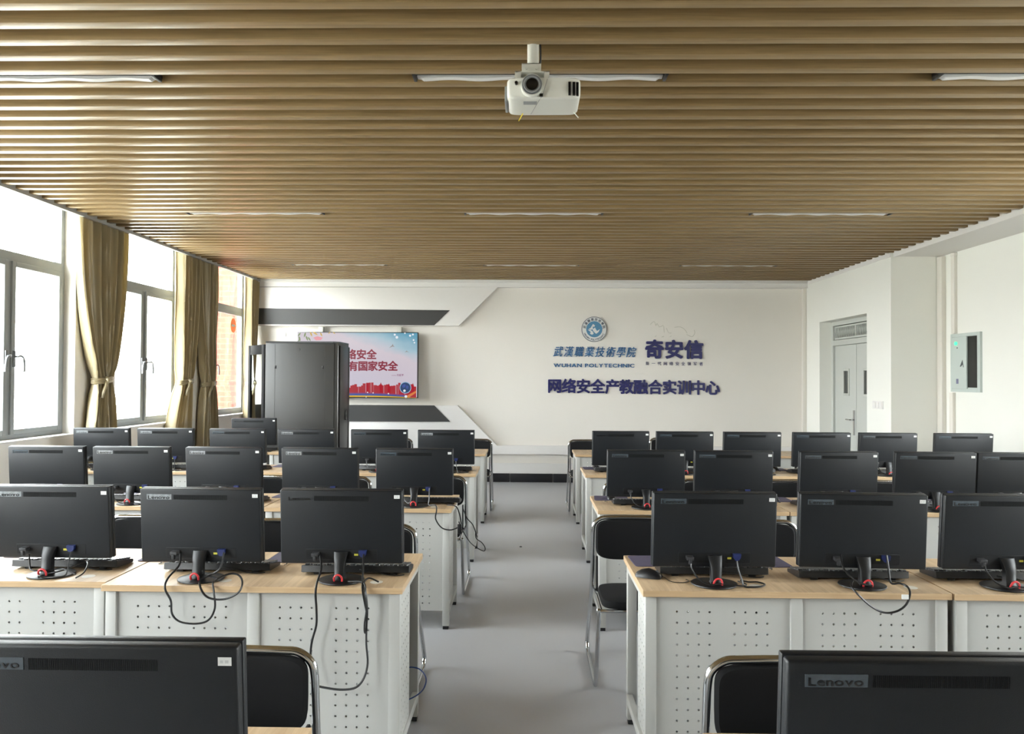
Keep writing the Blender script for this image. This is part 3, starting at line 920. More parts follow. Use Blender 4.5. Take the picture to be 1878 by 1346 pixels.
def make_mouse(lead=((0, 0.052, 0.01), (0, 0.075, 0.003), (-0.006, 0.12, 0.001), (0.002, 0.10, -0.0005), (-0.002, 0.115, -0.0005), (0.0, 0.13, -0.0005)), wheel='key_black'):
    t = empty('mouse')
    b = MB(); rings = []
    for s, w_, h_ in ((-0.055, 0.012, 0.010), (-0.050, 0.024, 0.018), (-0.03, 0.030, 0.030), (0.0, 0.031, 0.037), (0.03, 0.030, 0.028), (0.048, 0.026, 0.018), (0.054, 0.020, 0.012)):
        rings.append([(w_ * math.cos(a), s, 0.001 + max(0, h_ * math.sin(a))) for a in [PI * k / 12 for k in range(13)]] )
    b.loft(rings); b.build('body', 'mouse_black', t)
    b = MB(); b.cyl((-0.004, 0.034, 0.023), (0.004, 0.034, 0.023), 0.009, n=16); b.build('scroll_wheel', wheel, t)
    cord(t, 'cable', list(lead), r=0.0016)
    return t

def make_pad():
    b = MB(); rr = 0.015; w_, d_ = 0.115, 0.10
    pts = []
    for cx, cy, a0 in ((w_ - rr, d_ - rr, 0), (-w_ + rr, d_ - rr, 90), (-w_ + rr, -d_ + rr, 180), (w_ - rr, -d_ + rr, 270)):
        for k in range(5): pts.append((cx + rr * math.cos(R(a0 + 22.5 * k)), cy + rr * math.sin(R(a0 + 22.5 * k))))
    b.prism(pts, 0, 0.003, 'Z')
    return b.build('mouse_pad', 'pad_purple')

kb0 = ms0 = pd0 = None
KBOFF = {(2, 'window', 1): (0.035, 0.0), (2, 'window', 2): (0.02, 0.02), (2, 'window', 3): (0.0, 0.0), (2, 'door', 1): (0.03, 0.03), (2, 'door', 2): (-0.0, -0.01), (2, 'door', 3): (0.0, 0.0),
         (3, 'window', 1): (0.06, 0), (3, 'door', 1): (0.03, 0)}
for key in [k_ for k_ in MPOS if len(k_) == 3]:
    r, side, n = key
    if r == 1: continue
    X, Y = MPOS[key]
    dx, dy = KBOFF.get(key, (rng.uniform(-0.008, 0.012), rng.uniform(-0.005, 0.015)))
    if kb0 is None: kb0 = o = make_keyboard()
    else: o = copy_tree(kb0)
    o.location = (X + dx, Y + 0.155 + dy, DH); o.rotation_euler = (0, 0, R(rng.uniform(-1.8, 1.8)))
    where = 'under the lone fifth-row monitor' if r == 5 else 'before monitor %s from aisle, %s side, %s desk row' % (ORD[n], side, ORD[r])
    tag(o, 'black keyboard %s' % where, 'keyboard', 'keyboards on the desks')
    mx = max(-3.92, X - 0.294 + rng.uniform(-0.004, 0.004)); my = Y + 0.22 + rng.uniform(-0.02, 0.05)
    if key == (2, 'door', 1): mx, my = X - 0.19, Y + 0.21
    if key == (3, 'door', 1): mx, my = X - 0.25, Y + 0.16
    if side == 'door' and n == 1: mx = max(mx, REDGE[r] + 0.135)
    if pd0 is None: pd0 = p_ = make_pad()
    else: p_ = pd0.copy(); col.objects.link(p_)
    p_.location = (mx, Y + 0.385, DH + 0.0003); p_.rotation_euler = (0, 0, R(rng.uniform(-4, 4)))
    tag(p_, 'purple mouse pad %s' % where.replace('before', 'by').replace('under', 'by'), 'mouse pad', 'mouse pads on the desks')
    if ms0 is None: ms0 = q_ = make_mouse()
    elif key == (2, 'door', 1): q_ = make_mouse(((0, 0.052, 0.01), (0.0, 0.07, 0.003), (0.03, 0.09, 0.002), (0.045, 0.115, 0.002), (0.035, 0.15, 0.002), (0.0, 0.165, 0.002), (-0.02, 0.15, 0.002)))
    elif key == (3, 'door', 1): q_ = make_mouse(((0, 0.052, 0.01), (0, 0.075, 0.004), (0.02, 0.10, 0.001), (0.05, 0.12, -0.0005), (0.03, 0.16, -0.0005)), 'mouse_glow_red')  # optical light of this mouse painted as a red wheel
    else: q_ = copy_tree(ms0)
    if key in ((2, 'door', 1),): q_.location = (X - 0.245, Y + 0.105, DH); q_.rotation_euler = (0, 0, R(-112))
    else: q_.location = (mx, Y + 0.365, DH + 0.0036); q_.rotation_euler = (0, 0, R(180 + rng.uniform(-6, 6)))
    tag(q_, 'black wired mouse %s' % where.replace('before', 'by').replace('under', 'by'), 'mouse', 'computer mice on the desks')

# ================================================================== CHAIRS
def make_chair():
    """origin: floor below the backrest; the sitter looks to -Y"""
    t = empty('folding_chair')
    hw = 0.215; r = 0.0115
    def sidep(s):
        return [(s * hw, -0.33, 0.445), (s * hw, -0.325, 0.40), (s * hw, -0.20, 0.06), (s * hw, -0.165, 0.018), (s * hw, -0.12, 0.013), (s * hw, 0.10, 0.013), (s * hw, 0.31, 0.016), (s * hw, 0.355, 0.045), (s * hw, 0.345, 0.09), (s * hw, 0.08, 0.44), (s * hw, 0.035, 0.55), (s * hw, 0.01, 0.70), (s * hw, 0.0, 0.775)]
    top = [(-hw + 0.01, 0.0, 0.812), (-hw + 0.045, 0.0, 0.838), (-hw + 0.09, 0.0, 0.842), (0, 0.004, 0.843), (hw - 0.09, 0.0, 0.842), (hw - 0.045, 0.0, 0.838), (hw - 0.01, 0.0, 0.812)]
    path = sidep(-1) + top + list(reversed(sidep(1)))
    b = MB(); b.tube(path, r, n=10, smooth=4); b.build('tube_frame', 'chrome', t)
    b = MB(); b.tube([(-hw, -0.325, 0.438), (hw, -0.325, 0.438)], 0.009, n=8); b.build('cross_bar', 'chrome', t)
    for s in (-1, 1):
        b = MB(); b.tube([(s * (hw - 0.012), -0.325, 0.44), (s * (hw - 0.012), 0.07, 0.452)], 0.009, n=8); b.build('seat_rail', 'chrome', t)
        b = MB(); b.box(s * (hw - 0.024) - 0.005, s * (hw - 0.024) + 0.005, 0.012, 0.034, 0.44, 0.63, 0.003); b.build('back_bracket', 'foot_black', t)
    def pad(cx_hw, rr, n=6):
        pts = []
        return pts
    # seat cushion (rounded plan, domed)
    b = MB(); rings = []
    for z, s in ((0.446, 0.92), (0.450, 0.985), (0.468, 1.0), (0.484, 0.97), (0.491, 0.86), (0.494, 0.55)):
        ring = []
        for k in range(40):
            a = 2 * PI * k / 40; c, d = math.cos(a), math.sin(a)
            ring.append((0.196 * s * math.copysign(abs(c) ** 0.38, c), -0.155 + 0.185 * s * math.copysign(abs(d) ** 0.38, d), z))
        rings.append(ring)
    b.loft(rings); b.build('seat', 'fabric_black', t)
    # backrest (rounded, slightly hollow)
    b = MB(); rings = []
    for y_, s in ((-0.026, 0.80), (-0.022, 0.95), (-0.010, 1.0), (0.008, 0.98), (0.013, 0.9)):
        ring = []
        for k in range(48):
            a = 2 * PI * k / 48; c, d = math.cos(a), math.sin(a)
            e_ = 0.30 if d > 0 else 0.5
            x = 0.203 * s * math.copysign(abs(c) ** e_, c)
            z = 0.722 + (0.109 if d > 0 else 0.105) * s * math.copysign(abs(d) ** e_, d)
            ring.append((x, y_ + 0.035 * (0.55 - (abs(x) / 0.203) ** 2) * 0.7, z))
        rings.append(ring)
    b.loft(rings); b.build('backrest', 'fabric_black', t)
    return t

CH = [ # row, side, x centre, Y of back, rot, which
    (1, 'window', -0.785, 2.09, 0, 'first'), (1, 'door', 0.70, 2.06, 0, 'first'),
    (2, 'window', -0.765, 3.86, 0, 'first'), (2, 'window', -1.27, 3.98, 1, 'second'), (2, 'window', -2.0, 4.05, 0, 'third'),
    (2, 'door', 0.578, 4.15, 0, 'first'), (2, 'door', 1.205, 4.07, 0, 'second'),
    (3, 'window', -0.665, 5.80, 0, 'first'), (3, 'window', -1.37, 5.72, 0, 'second'), (3, 'window', -1.965, 5.74, 0, 'third'),
    (3, 'door', 0.785, 5.60, 0, 'first'), (3, 'door', 1.355, 5.72, 0, 'second'), (3, 'door', 1.97, 5.72, 0, 'third'), (3, 'door', 2.56, 5.72, 0, 'fourth'),
    (5, 'window', -0.63, 9.36, 0, 'first'), (5, 'window', -1.60, 9.38, 0, 'second'),
    (5, 'door', 0.735, 9.36, 0, 'first'), (5, 'door', 1.78, 9.75, 0, 'second'),
]
c0 = None
for r, side, x, Y, rz, nth in CH:
    if c0 is None: c0 = o = make_chair()
    else: o = copy_tree(c0)
    o.location = (x, Y, 0); o.rotation_euler = (0, 0, R(rz))
    tag(o, 'black padded chrome folding chair, %s from aisle, %s side, behind %s desk row' % (nth, side, ORD[r]), 'chair', 'folding chairs behind the desks')

# ================================================================== CURTAINS
def curtain(y_top0, y_top1, y_w0, y_w1, y_b0, y_b1, zw, label, seed, z_bot=0.55, xc=-4.17, amp=0.066, npl=9):
    rg = random.Random(seed)
    t = empty('curtain', (xc, (y_top0 + y_top1) / 2, 3.12))
    NU, NV = 120, 46
    ph = [rg.uniform(-0.5, 0.5) for _ in range(40)]
    zt = 3.12
    b = MB(); V = []
    for j in range(NV + 1):
        z = zt + (z_bot - zt) * j / NV
        if z > zw:
            s = (zt - z) / (zt - zw); s2 = s ** 2.3
            a0 = y_top0 + (y_w0 - y_top0) * s2; a1 = y_top1 + (y_w1 - y_top1) * s2
        else:
            s = (zw - z) / (zw - z_bot); s2 = 1 - max(0.0, 1 - s) ** 1.8
            a0 = y_w0 + (y_b0 - y_w0) * s2; a1 = y_w1 + (y_b1 - y_w1) * s2
        pinch = math.exp(-((z - zw) / 0.10) ** 2)
        A = amp * (1 - 0.35 * pinch)
        row = []
        for i in range(NU + 1):
            u = i / NU
            q = u * npl * 2 * PI + 1.6 * math.sin(u * 5 + seed) + 0.5 * math.sin(z * 2.1 + u * 7 + seed)
            f = math.sin(q) + 0.3 * math.sin(2.3 * q + seed + z)
            bulge = 0.03 * pinch * math.sin(PI * u)
            row.append(b.bm.verts.new((xc + A * f * 0.8 + bulge - xc, a0 + (a1 - a0) * u + 0.008 * math.cos(q) - t.location.y, z - zt)))
        V.append(row)
    for j in range(NV):
        for i in range(NU):
            b.bm.faces.new((V[j][i], V[j][i + 1], V[j + 1][i + 1], V[j + 1][i]))
    d = b.build('drape', 'satin_gold', t)
    md = d.modifiers.new('cloth', 'SOLIDIFY'); md.thickness = 0.004
    # tieback with knot
    b = MB(); yc, hw = (y_w0 + y_w1) / 2 - t.location.y, (y_w1 - y_w0) / 2
    loop = []
    for k in range(28):
        a = 2 * PI * k / 28
        loop.append((0.058 * math.cos(a) + 0.012, yc + (hw + 0.012) * math.sin(a), zw - zt + 0.012 * math.sin(a)))
    for dz in (-0.018, 0, 0.018): b.tube([(p[0], p[1], p[2] + dz) for p in loop], 0.013, n=8, closed=True)
    b.tube([(0.07, yc - hw * 0.3, zw - zt), (0.09, yc - hw * 0.5, zw - zt - 0.05), (0.085, yc - hw * 0.75, zw - zt - 0.11), (0.075, yc - hw * 0.8, zw - zt - 0.17)], 0.014, n=8, smooth=3)
    b.tube([(0.07, yc - hw * 0.3, zw - zt + 0.02), (0.10, yc - hw * 0.35, zw - zt), (0.07, yc - hw * 0.2, zw - zt - 0.03)], 0.02, n=8, smooth=3)
    b.build('tieback', 'satin_gold', t)
    tag(t, label, 'curtain', 'gold tied curtains along the windows')
    return t
curtain(7.00, 7.86, 7.33, 7.60, 7.20, 7.68, 1.55, 'gold satin curtain tied back between the two big bright windows', 3, npl=7)
curtain(9.16, 9.64, 9.16, 9.46, 8.84, 9.46, 1.53, 'bright gold satin curtain tied on the near half of the second pier', 5, npl=6)
curtain(9.68, 10.22, 9.82, 10.18, 9.74, 10.30, 1.50, 'shaded taupe curtain tied beside the brick-facing window', 8, npl=6)
curtain(11.43, 11.78, 11.42, 11.66, 11.36, 11.72, 1.50, 'slim gold curtain in the far corner beside the rack door', 11, npl=5)

# ================================================================== SERVER RACK
RX0, RX1, RY0, RY1, RZ = -3.235, -2.325, 9.46, 10.02, 2.035
rack = empty('server_rack', ((RX0 + RX1) / 2, (RY0 + RY1) / 2, 0))
ox, oy = rack.location.x, rack.location.y
a0, a1, b0, b1 = RX0 - ox, RX1 - ox, RY0 - oy, RY1 - oy
b = MB(); b.box(a0, a1, b0 + 0.012, b1, 0.05, RZ - 0.02, 0.006)
b.build('cabinet_body', 'rack_black', rack)
b = MB(); b.prism([(a0, b0 + 0.01), (a1 - 0.07, b0 + 0.01), (a1, b0 + 0.07), (a1, b1), (a0, b1)], RZ - 0.02, RZ, 'Z'); b.build('top_cover', 'rack_dark', rack)
b = MB(); b.box(a0 + 0.03, a1 - 0.05, b0, b0 + 0.014, 0.12, RZ - 0.03, 0.004)
sp = b.build('side_panel', 'rack_black', rack)
b = MB(); b.cyl((a0 + 0.42, b0 - 0.006, RZ - 0.10), (a0 + 0.42, b0, RZ - 0.10), 0.016, n=18); b.build('lock', 'rack_dark', sp)
for lx in (a0 + 0.13, a1 - 0.19):
    b = MB(); b.box(lx - 0.012, lx + 0.012, b0 - 0.004, b0, RZ - 0.34, RZ - 0.30, 0.002); b.build('latch', 'rack_dark', sp)
b = MB()
for x_ in (a0 + 0.125, a1 - 0.165): b.box(x_ - 0.0015, x_ + 0.0015, b0 - 0.001, b0 + 0.001, 0.14, RZ - 0.05)
b.build('panel_seam', 'rack_dark', sp)
b = MB(); b.box(a1, a1 + 0.018, b0 + 0.04, b1 - 0.02, 0.08, RZ - 0.05, 0.003)
rd = b.build('rear_door', 'rack_dark', rack)
b = MB(); b.box(a1 + 0.018, a1 + 0.022, b1 - 0.06, b1 - 0.03, 0.08, RZ - 0.06, 0.001); b.build('door_edge', 'rack_edge', rd)
b = MB(); b.box(a1 + 0.018, a1 + 0.035, b0 + 0.30, b0 + 0.33, 1.05, 1.17, 0.004); b.build('door_handle', 'rack_edge', rd)
b = MB(); b.box(a1 - 0.006, a1 + 0.003, b0 + 0.006, b0 + 0.03, 0.08, RZ - 0.05, 0.002); b.build('corner_post', 'rack_edge', rack)
for fx in (a0 + 0.06, a1 - 0.06):
    for fy in (b0 + 0.06, b1 - 0.06):
        b = MB(); b.cyl((fx, fy, 0), (fx, fy, 0.05), 0.03, n=16); b.build('foot', 'foot_black', rack)
# open glass door, hinged on the window-side edge of the rack
hing = Vector((a0 - 0.004, b0 + 0.02))
dirn = Vector((-0.375, 0.46)).normalized(); L = 0.57
ang = math.atan2(dirn.y, dirn.x)
def door_mb(x0, x1, z0, z1, t0=-0.012, t1=0.012, bev=0.002):
    b = MB(); b.box(x0, x1, t0, t1, z0, z1, bev); b.xform(Matrix.Translation((hing.x, hing.y, 0)) @ Matrix.Rotation(ang, 4, 'Z')); return b
b = MB()
for q in ((0, 0.085, 0.08, RZ - 0.04), (L - 0.085, L, 0.08, RZ - 0.04), (0.085, L - 0.085, 0.08, 0.2), (0.085, L - 0.085, RZ - 0.16, RZ - 0.04)):
    b.box(q[0], q[1], -0.014, 0.014, q[2], q[3], 0.002)
b.xform(Matrix.Translation((hing.x, hing.y, 0)) @ Matrix.Rotation(ang, 4, 'Z'))
gd = b.build('glass_door', 'door_black', rack); gd['label'] = 'open black-framed glass door'
door_mb(0.085, L - 0.085, 0.2, RZ - 0.16, -0.003, 0.003, 0).build('door_pane', 'window_glass', gd)
bb_ = MB(); bb_.cyl((L - 0.04, -0.014, RZ - 0.09), (L - 0.04, -0.02, RZ - 0.09), 0.014, n=14); bb_.xform(Matrix.Translation((hing.x, hing.y, 0)) @ Matrix.Rotation(ang, 4, 'Z')); bb_.build('door_lock', 'rack_edge', gd)
tag(rack, 'tall black server rack cabinet with open glass door by the screen', 'server rack')

# ================================================================== SCREEN ON THE FAR WALL
YS = YF - 0.17
p0, p1 = at(545.5, 608.5, YS), at(766, 730, YS)
SX0, SX1, SZ0, SZ1 = p0.x, p1.x, p1.z, p0.z
tv = empty('wall_screen', ((SX0 + SX1) / 2, YF, SZ0))
TX, TZ = tv.location.x, tv.location.z
def tl_(x): return x - TX
b = MB(); b.box(SX0 - TX, SX1 - TX, YS - YF, YS - YF + 0.075, 0, SZ1 - TZ, 0.003); b.build('casing', 'rack_dark', tv)
for x_ in (SX0 + 0.34, SX1 - 0.3):
    b = MB(); b.box(x_ - TX - 0.035, x_ - TX + 0.035, YS - YF + 0.07, -0.0, SZ1 - TZ - 0.2, SZ1 - TZ + 0.085, 0.004); b.build('mount_bracket', 'bracket_white', tv)
# picture on the screen
m = bpy.data.materials.new('screen_backdrop'); m.use_nodes = True
t = m.node_tree; p = t.nodes['Principled BSDF']
p.inputs['Base Color'].default_value = (0.01, 0.01, 0.01, 1); p.inputs['Roughness'].default_value = 0.3
tcn = t.nodes.new('ShaderNodeTexCoord'); sp_ = t.nodes.new('ShaderNodeSeparateXYZ')
t.links.new(tcn.outputs['Generated'], sp_.inputs[0])
ma = t.nodes.new('ShaderNodeMath'); ma.operation = 'MULTIPLY_ADD'; ma.inputs[1].default_value = 0.62
t.links.new(sp_.outputs['X'], ma.inputs[0]); t.links.new(sp_.outputs['Z'], ma.inputs[2])
nz = t.nodes.new('ShaderNodeTexNoise'); nz.inputs['Scale'].default_value = 5
t.links.new(tcn.outputs['Generated'], nz.inputs['Vector'])
mb_ = t.nodes.new('ShaderNodeMath'); mb_.operation = 'MULTIPLY_ADD'; mb_.inputs[1].default_value = 0.22
t.links.new(nz.outputs['Fac'], mb_.inputs[0]); t.links.new(ma.outputs[0], mb_.inputs[2])
rp = t.nodes.new('ShaderNodeValToRGB')
rp.color_ramp.elements[0].position = 0.25; rp.color_ramp.elements[0].color = rgb(210, 205, 222)
rp.color_ramp.elements[1].position = 1.0; rp.color_ramp.elements[1].color = rgb(210, 196, 204)
ee = rp.color_ramp.elements.new(0.75); ee.color = rgb(216, 204, 214)
md_ = t.nodes.new('ShaderNodeMapRange'); md_.inputs['From Max'].default_value = 1.7
t.links.new(mb_.outputs[0], md_.inputs['Value']); t.links.new(md_.outputs[0], rp.inputs[0])
rp.color_ramp.elements[2].position = 0.84; rp.color_ramp.elements[2].color = rgb(170, 200, 214)
ee = rp.color_ramp.elements.new(0.97); ee.color = rgb(86, 160, 190)
t.links.new(rp.outputs[0], p.inputs['Emission Color']); p.inputs['Emission Strength'].default_value = 0.80
MATS['screen_backdrop'] = m
emis('px_red', rgb(176, 34, 50)); emis('px_maroon', rgb(138, 24, 54)); emis('px_yellow', rgb(222, 180, 40)); emis('px_blue', rgb(60, 84, 160)); emis('px_navy', rgb(36, 66, 108))
emis('px_sky', rgb(150, 190, 220)); emis('px_white', rgb(236, 240, 244)); emis('px_green', rgb(120, 140, 84)); emis('px_pink', rgb(232, 150, 160)); emis('px_orange', rgb(222, 130, 60)); emis('px_grey', rgb(150, 140, 136)); emis('px_violet', rgb(140, 60, 110)); emis('px_gold', rgb(206, 170, 70))
yl = YS - YF - 0.0005
b = MB(); b.box(SX0 - TX + 0.008, SX1 - TX - 0.010, yl - 0.001, yl + 0.001, 0.012, SZ1 - TZ - 0.010); pic = b.build('display', 'screen_backdrop', tv, smooth=False)
W_, H_ = SX1 - SX0, SZ1 - SZ0
def sp(x, y):   # crop pixels of the screen (540,600, x7.825) -> local
    q = at(540 + x / 7.825, 600 + y / 7.825, YS); return (q.x - TX, q.z - TZ)
def flat(polys, name, m_, lay):
    b = MB()
    for pl in polys: b.prism([sp(*q) if len(q) == 2 else q for q in pl], yl - 0.001 - 0.0006 * lay, yl - 0.0006 * lay)
    return b.build(name, m_, pic, smooth=False)
# skyline
rs = random.Random(4); sky = []; x = 60
while x < 1745:
    w_ = rs.uniform(22, 52); hh = 900 - rs.uniform(10, 70) - 45 * math.exp(-((x - 1250) / 420) ** 2)
    x2 = min(x + w_, 1748)
    sky.append([(x, 985), (x2, 985), (x2, hh), (x, hh)])
    x += w_ + rs.uniform(-6, 6)
for cx, tp in ((1045, 792), (1240, 790), (1355, 805), (1700, 800), (400, 800), (250, 830)):
    sky.append([(cx - 18, 985), (cx + 18, 985), (cx + 16, tp + 40), (cx, tp), (cx - 16, tp + 40)])
flat(sky, 'skyline', 'px_red', 1)
def band(y0a, y0b, y0c, y1a, y1b, y1c):
    top = [(60 + (1748 - 60) * k / 24) for k in range(25)]
    def qd(a, b_, c, s): return a * (1 - s) ** 2 + 2 * b_ * s * (1 - s) + c * s * s
    up = [(x_, qd(y0a, y0b, y0c, k / 24)) for k, x_ in enumerate(top)]
    dn = [(x_, qd(y1a, y1b, y1c, k / 24)) for k, x_ in enumerate(top)]
    return up + list(reversed(dn))
flat([band(985, 890, 985, 1016, 930, 1016)], 'band_violet', 'px_violet', 2)
flat([band(1000, 905, 1000, 1016, 945, 1016)], 'band_blue', 'px_blue', 3)
flat([band(1008, 950, 1012, 1016, 985, 1016)], 'band_gold', 'px_yellow', 4)
flat([[(1560, 1010), (1748, 910), (1748, 940), (1640, 1010)]], 'ray', 'px_orange', 4)
flat([[(1640, 1014), (1748, 945), (1748, 1014)]], 'corner_red', 'px_red', 4)
def disc(cx, cy, r_, n=24): return [(cx + r_ * math.cos(2 * PI * k / n), cy + r_ * math.sin(2 * PI * k / n)) for k in range(n)]
flat([disc(1593, 868, 84)], 'globe_halo', 'px_sky', 5)
flat([disc(1593, 868, 74)], 'globe', 'px_navy', 6)
flat([[(1550, 830), (1590, 815), (1600, 845), (1570, 870), (1548, 860)], [(1610, 830), (1640, 850), (1625, 890), (1600, 875)]], 'globe_land', 'px_blue', 7)
flat([disc(1580, 912, 18, 14), disc(1600, 995, 20, 14), disc(1350, 953, 10, 10), disc(1130, 943, 9, 10), disc(1050, 936, 9, 10), disc(1030, 1003, 9, 10)], 'sparkle', 'px_white', 8)
flat([disc(1440, 108, 15, 12), disc(1470, 145, 20, 12), disc(1660, 122, 16, 12), disc(1700, 105, 14, 12), disc(1710, 185, 13, 12), disc(1722, 222, 12, 12), disc(1585, 86, 12, 12)], 'bokeh', 'px_white', 1)
flat([[(1358, 298), (1400, 262), (1412, 238), (1418, 262), (1440, 285), (1410, 276)], [(1578, 360), (1605, 345), (1612, 332), (1618, 346), (1650, 362), (1615, 354)]], 'bird', 'px_grey', 2)
leaf = lambda cx, cy, l, a: [(cx + l * s * math.cos(a) - w * l * math.sin(a), cy + l * s * math.sin(a) + w * l * math.cos(a)) for s, w in ((-1, 0), (-0.4, 0.28), (0.3, 0.25), (1, 0), (0.3, -0.25), (-0.4, -0.28))]
flat([leaf(70, 105, 36, 2.2), leaf(75, 165, 40, 1.3), leaf(150, 110, 40, 1.9), leaf(180, 160, 42, 1.2), leaf(215, 170, 38, 1.0), leaf(66, 190, 26, 1.9)], 'leaf_spray', 'px_green', 2)
flat([leaf(240, 100, 40, 1.2), leaf(300, 90, 44, 0.6), leaf(385, 105, 34, 1.1), leaf(500, 82, 24, 2.4), leaf(570, 84, 24, 0.6)], 'leaf_spray', 'px_gold', 2)
flat([[(270, 150), (330, 130), (410, 150), (380, 185), (310, 190)]], 'blossom', 'px_pink', 1)
b = MB()
def sline(b, s, cx_first, pitch, ybase, size, n0, y, bold):
    for i, ch in enumerate(s):
        vs, fs, a, c = glyph(ch)
        q = sp(cx_first + pitch * i, ybase)
        mtx = Matrix.Translation((q[0], y, q[1])) @ FACE @ Matrix.Diagonal((size, size, 1, 1)) @ Matrix.Translation((-(a + c) / 2, 0, 0))
        add_glyph(b, ch, mtx, 0.0006, bold)
S1 = 145 / 7.825 / F * YS * 1.02
sline(b, '没有网络安全', 815 - 3 * 146, 146, 445, S1, 0, yl - 0.002, 0.035); b.build('headline', 'px_maroon', pic, smooth=False)
b = MB(); sline(b, '就没有国家安全', 840 - 2 * 143, 143, 612, S1, 0, yl - 0.002, 0.035); b.build('headline', 'px_maroon', pic, smooth=False)
b = MB(); sline(b, '——习近平', 1412, 35, 700, S1 * 0.23, 0, yl - 0.002, 0.02); b.build('byline', 'px_violet', pic, smooth=False)
tag(tv, 'wide wall screen showing red Chinese slogan above a red skyline', 'screen')

# ================================================================== SIGNS ON THE FAR WALL
def sign_chars(root, s, px0, px1, pyb0, pyb1, size_px, m_, depth, bold, shear=0, sx=1.0, edge=True):
    n = len(s); ppm = F / YF
    for i, ch in enumerate(s):
        if ch == ' ': continue
        f = (i + 0.5) / n
        q = at(px0 + (px1 - px0) * f, pyb0 + (pyb1 - pyb0) * f, YF)
        vs, fs, a, c = glyph(ch)
        size = size_px / ppm
        sh = Matrix(((1, shear, 0, 0), (0, 1, 0, 0), (0, 0, 1, 0), (0, 0, 0, 1)))
        mtx = Matrix.Translation((q.x, -0.0005, q.z)) @ FACE @ sh @ Matrix.Diagonal((size * sx, size, 1, 1)) @ Matrix.Translation((-(a + c) / 2, 0, 0))
        b = MB(); add_glyph(b, ch, mtx, depth, bold)
        o = b.build('character', m_, root, smooth=False)
        o.location = -Vector((root.location.x, 0, root.location.z))
def sign(name, px, py): return empty(name, (at(px, py, YF).x, YF, at(px, py, YF).z))
s = sign('wall_sign', 1161, 720)
sign_chars(s, '网络安全产教融合实训中心', 1004, 1320, 717.5, 721.5, 27, 'sign_navy', 0.02, 0.033)
tag(s, 'long navy lettering of twelve Chinese characters, lowest line on the far wall', 'sign')
s = sign('wall_sign', 1236, 656)
sign_chars(s, '奇安信', 1182, 1290, 653.5, 654.5, 35, 'sign_navy', 0.025, 0.038)
tag(s, 'large bold navy company name of three Chinese characters on far wall', 'sign')
s = sign('wall_sign', 1236, 670)
sign_chars(s, '新一代网络安全领军者', 1182, 1291, 669, 670, 7.2, 'sign_navy', 0.006, 0.0)
tag(s, 'tiny navy slogan line under the three big bold characters', 'sign')
s = sign('wall_sign', 1089, 655)
sign_chars(s, '武漢職業技術學院', 1013, 1166, 652, 653.5, 20, 'sign_blue', 0.015, 0.008, shear=0.22, sx=0.86)
tag(s, 'flowing blue calligraphy line below the round emblem', 'sign')
s = sign('wall_sign', 1089, 674)
b = MB(); q0, q1 = at(1015.5, 672.6, YF), at(1163, 673.6, YF)
text_flow(b, 'WUHAN POLYTECHNIC', q0.x - s.location.x, q1.x - s.location.x, q0.z - s.location.z - 0.004, 0.078, -0.0005, 0.012, bold=0.02, gap=0.16)
o = b.build('lettering', 'sign_blue', s, smooth=False)
tag(s, 'blue Latin capitals line below the blue calligraphy', 'sign')
# emblem
q = at(1089.5, 604, YF)
em = empty('wall_emblem', (q.x, YF, q.z)); ER = 23 / (F / YF)
b = MB(); b.cyl((0, 0, 0), (0, -0.03, 0), ER, n=64); b.build('disc', 'emblem_ring', em)
b = MB(); b.cyl((0, -0.028, 0), (0, -0.032, 0), ER * 0.955, n=64); b.build('white_field', 'sticker_white', em)
b = MB(); b.cyl((0, -0.031, 0), (0, -0.034, 0), ER * 0.64, n=48); b.build('blue_field', 'emblem_blue', em)
# white open-book mark
b = MB()
for sgn, off in ((1, 0.0), (1, 1.0)):
    pass
def mark(pts): b.prism([(x_ * ER, z_ * ER) for x_, z_ in pts], -0.0365, -0.033)
mark([(-0.30, 0.10), (-0.10, 0.42), (0.06, 0.30), (0.0, 0.18), (-0.12, 0.22), (-0.10, 0.02), (-0.26, -0.06), (-0.46, 0.0)])
mark([(-0.14, -0.02), (0.06, 0.14), (0.14, -0.02), (0.22, -0.14), (0.40, -0.02), (0.46, 0.02), (0.34, -0.22), (0.16, -0.36), (0.02, -0.26), (-0.08, -0.14)])
mark([(-0.52, -0.04), (-0.26, -0.08), (-0.12, -0.18), (-0.04, -0.36), (-0.18, -0.44), (-0.34, -0.36), (-0.28, -0.22)])
b.build('book_mark', 'sticker_white', em, smooth=False)
b = MB()
def ring_text(s_, a0_, a1_, size, out):
    n = len(s_)
    for i, ch in enumerate(s_):
        if ch == ' ': continue
        a = R(a0_ + (a1_ - a0_) * (i + 0.5) / n)
        vs, fs, x0, x1 = glyph(ch)
        rr = ER * (0.70 if out else 0.90)
        rot = a - PI / 2 if out else a + PI / 2
        mtx = Matrix.Translation((0, -0.0325, 0)) @ FACE @ Matrix.Translation((rr * math.cos(a), rr * math.sin(a), 0)) @ Matrix.Rotation(rot, 4, 'Z') @ Matrix.Diagonal((size, size, 1, 1)) @ Matrix.Translation((-(x0 + x1) / 2, 0, 0))
        add_glyph(b, ch, mtx, 0.001, 0.03)
ring_text('武漢職業技術學院', 178, 2, ER * 0.23, True)
ring_text('WUHAN POLYTECHNIC', 205, 335, ER * 0.20, False)
b.build('ring_lettering', 'emblem_ring', em, smooth=False)
tag(em, 'round blue and white emblem above the blue calligraphy', 'emblem')
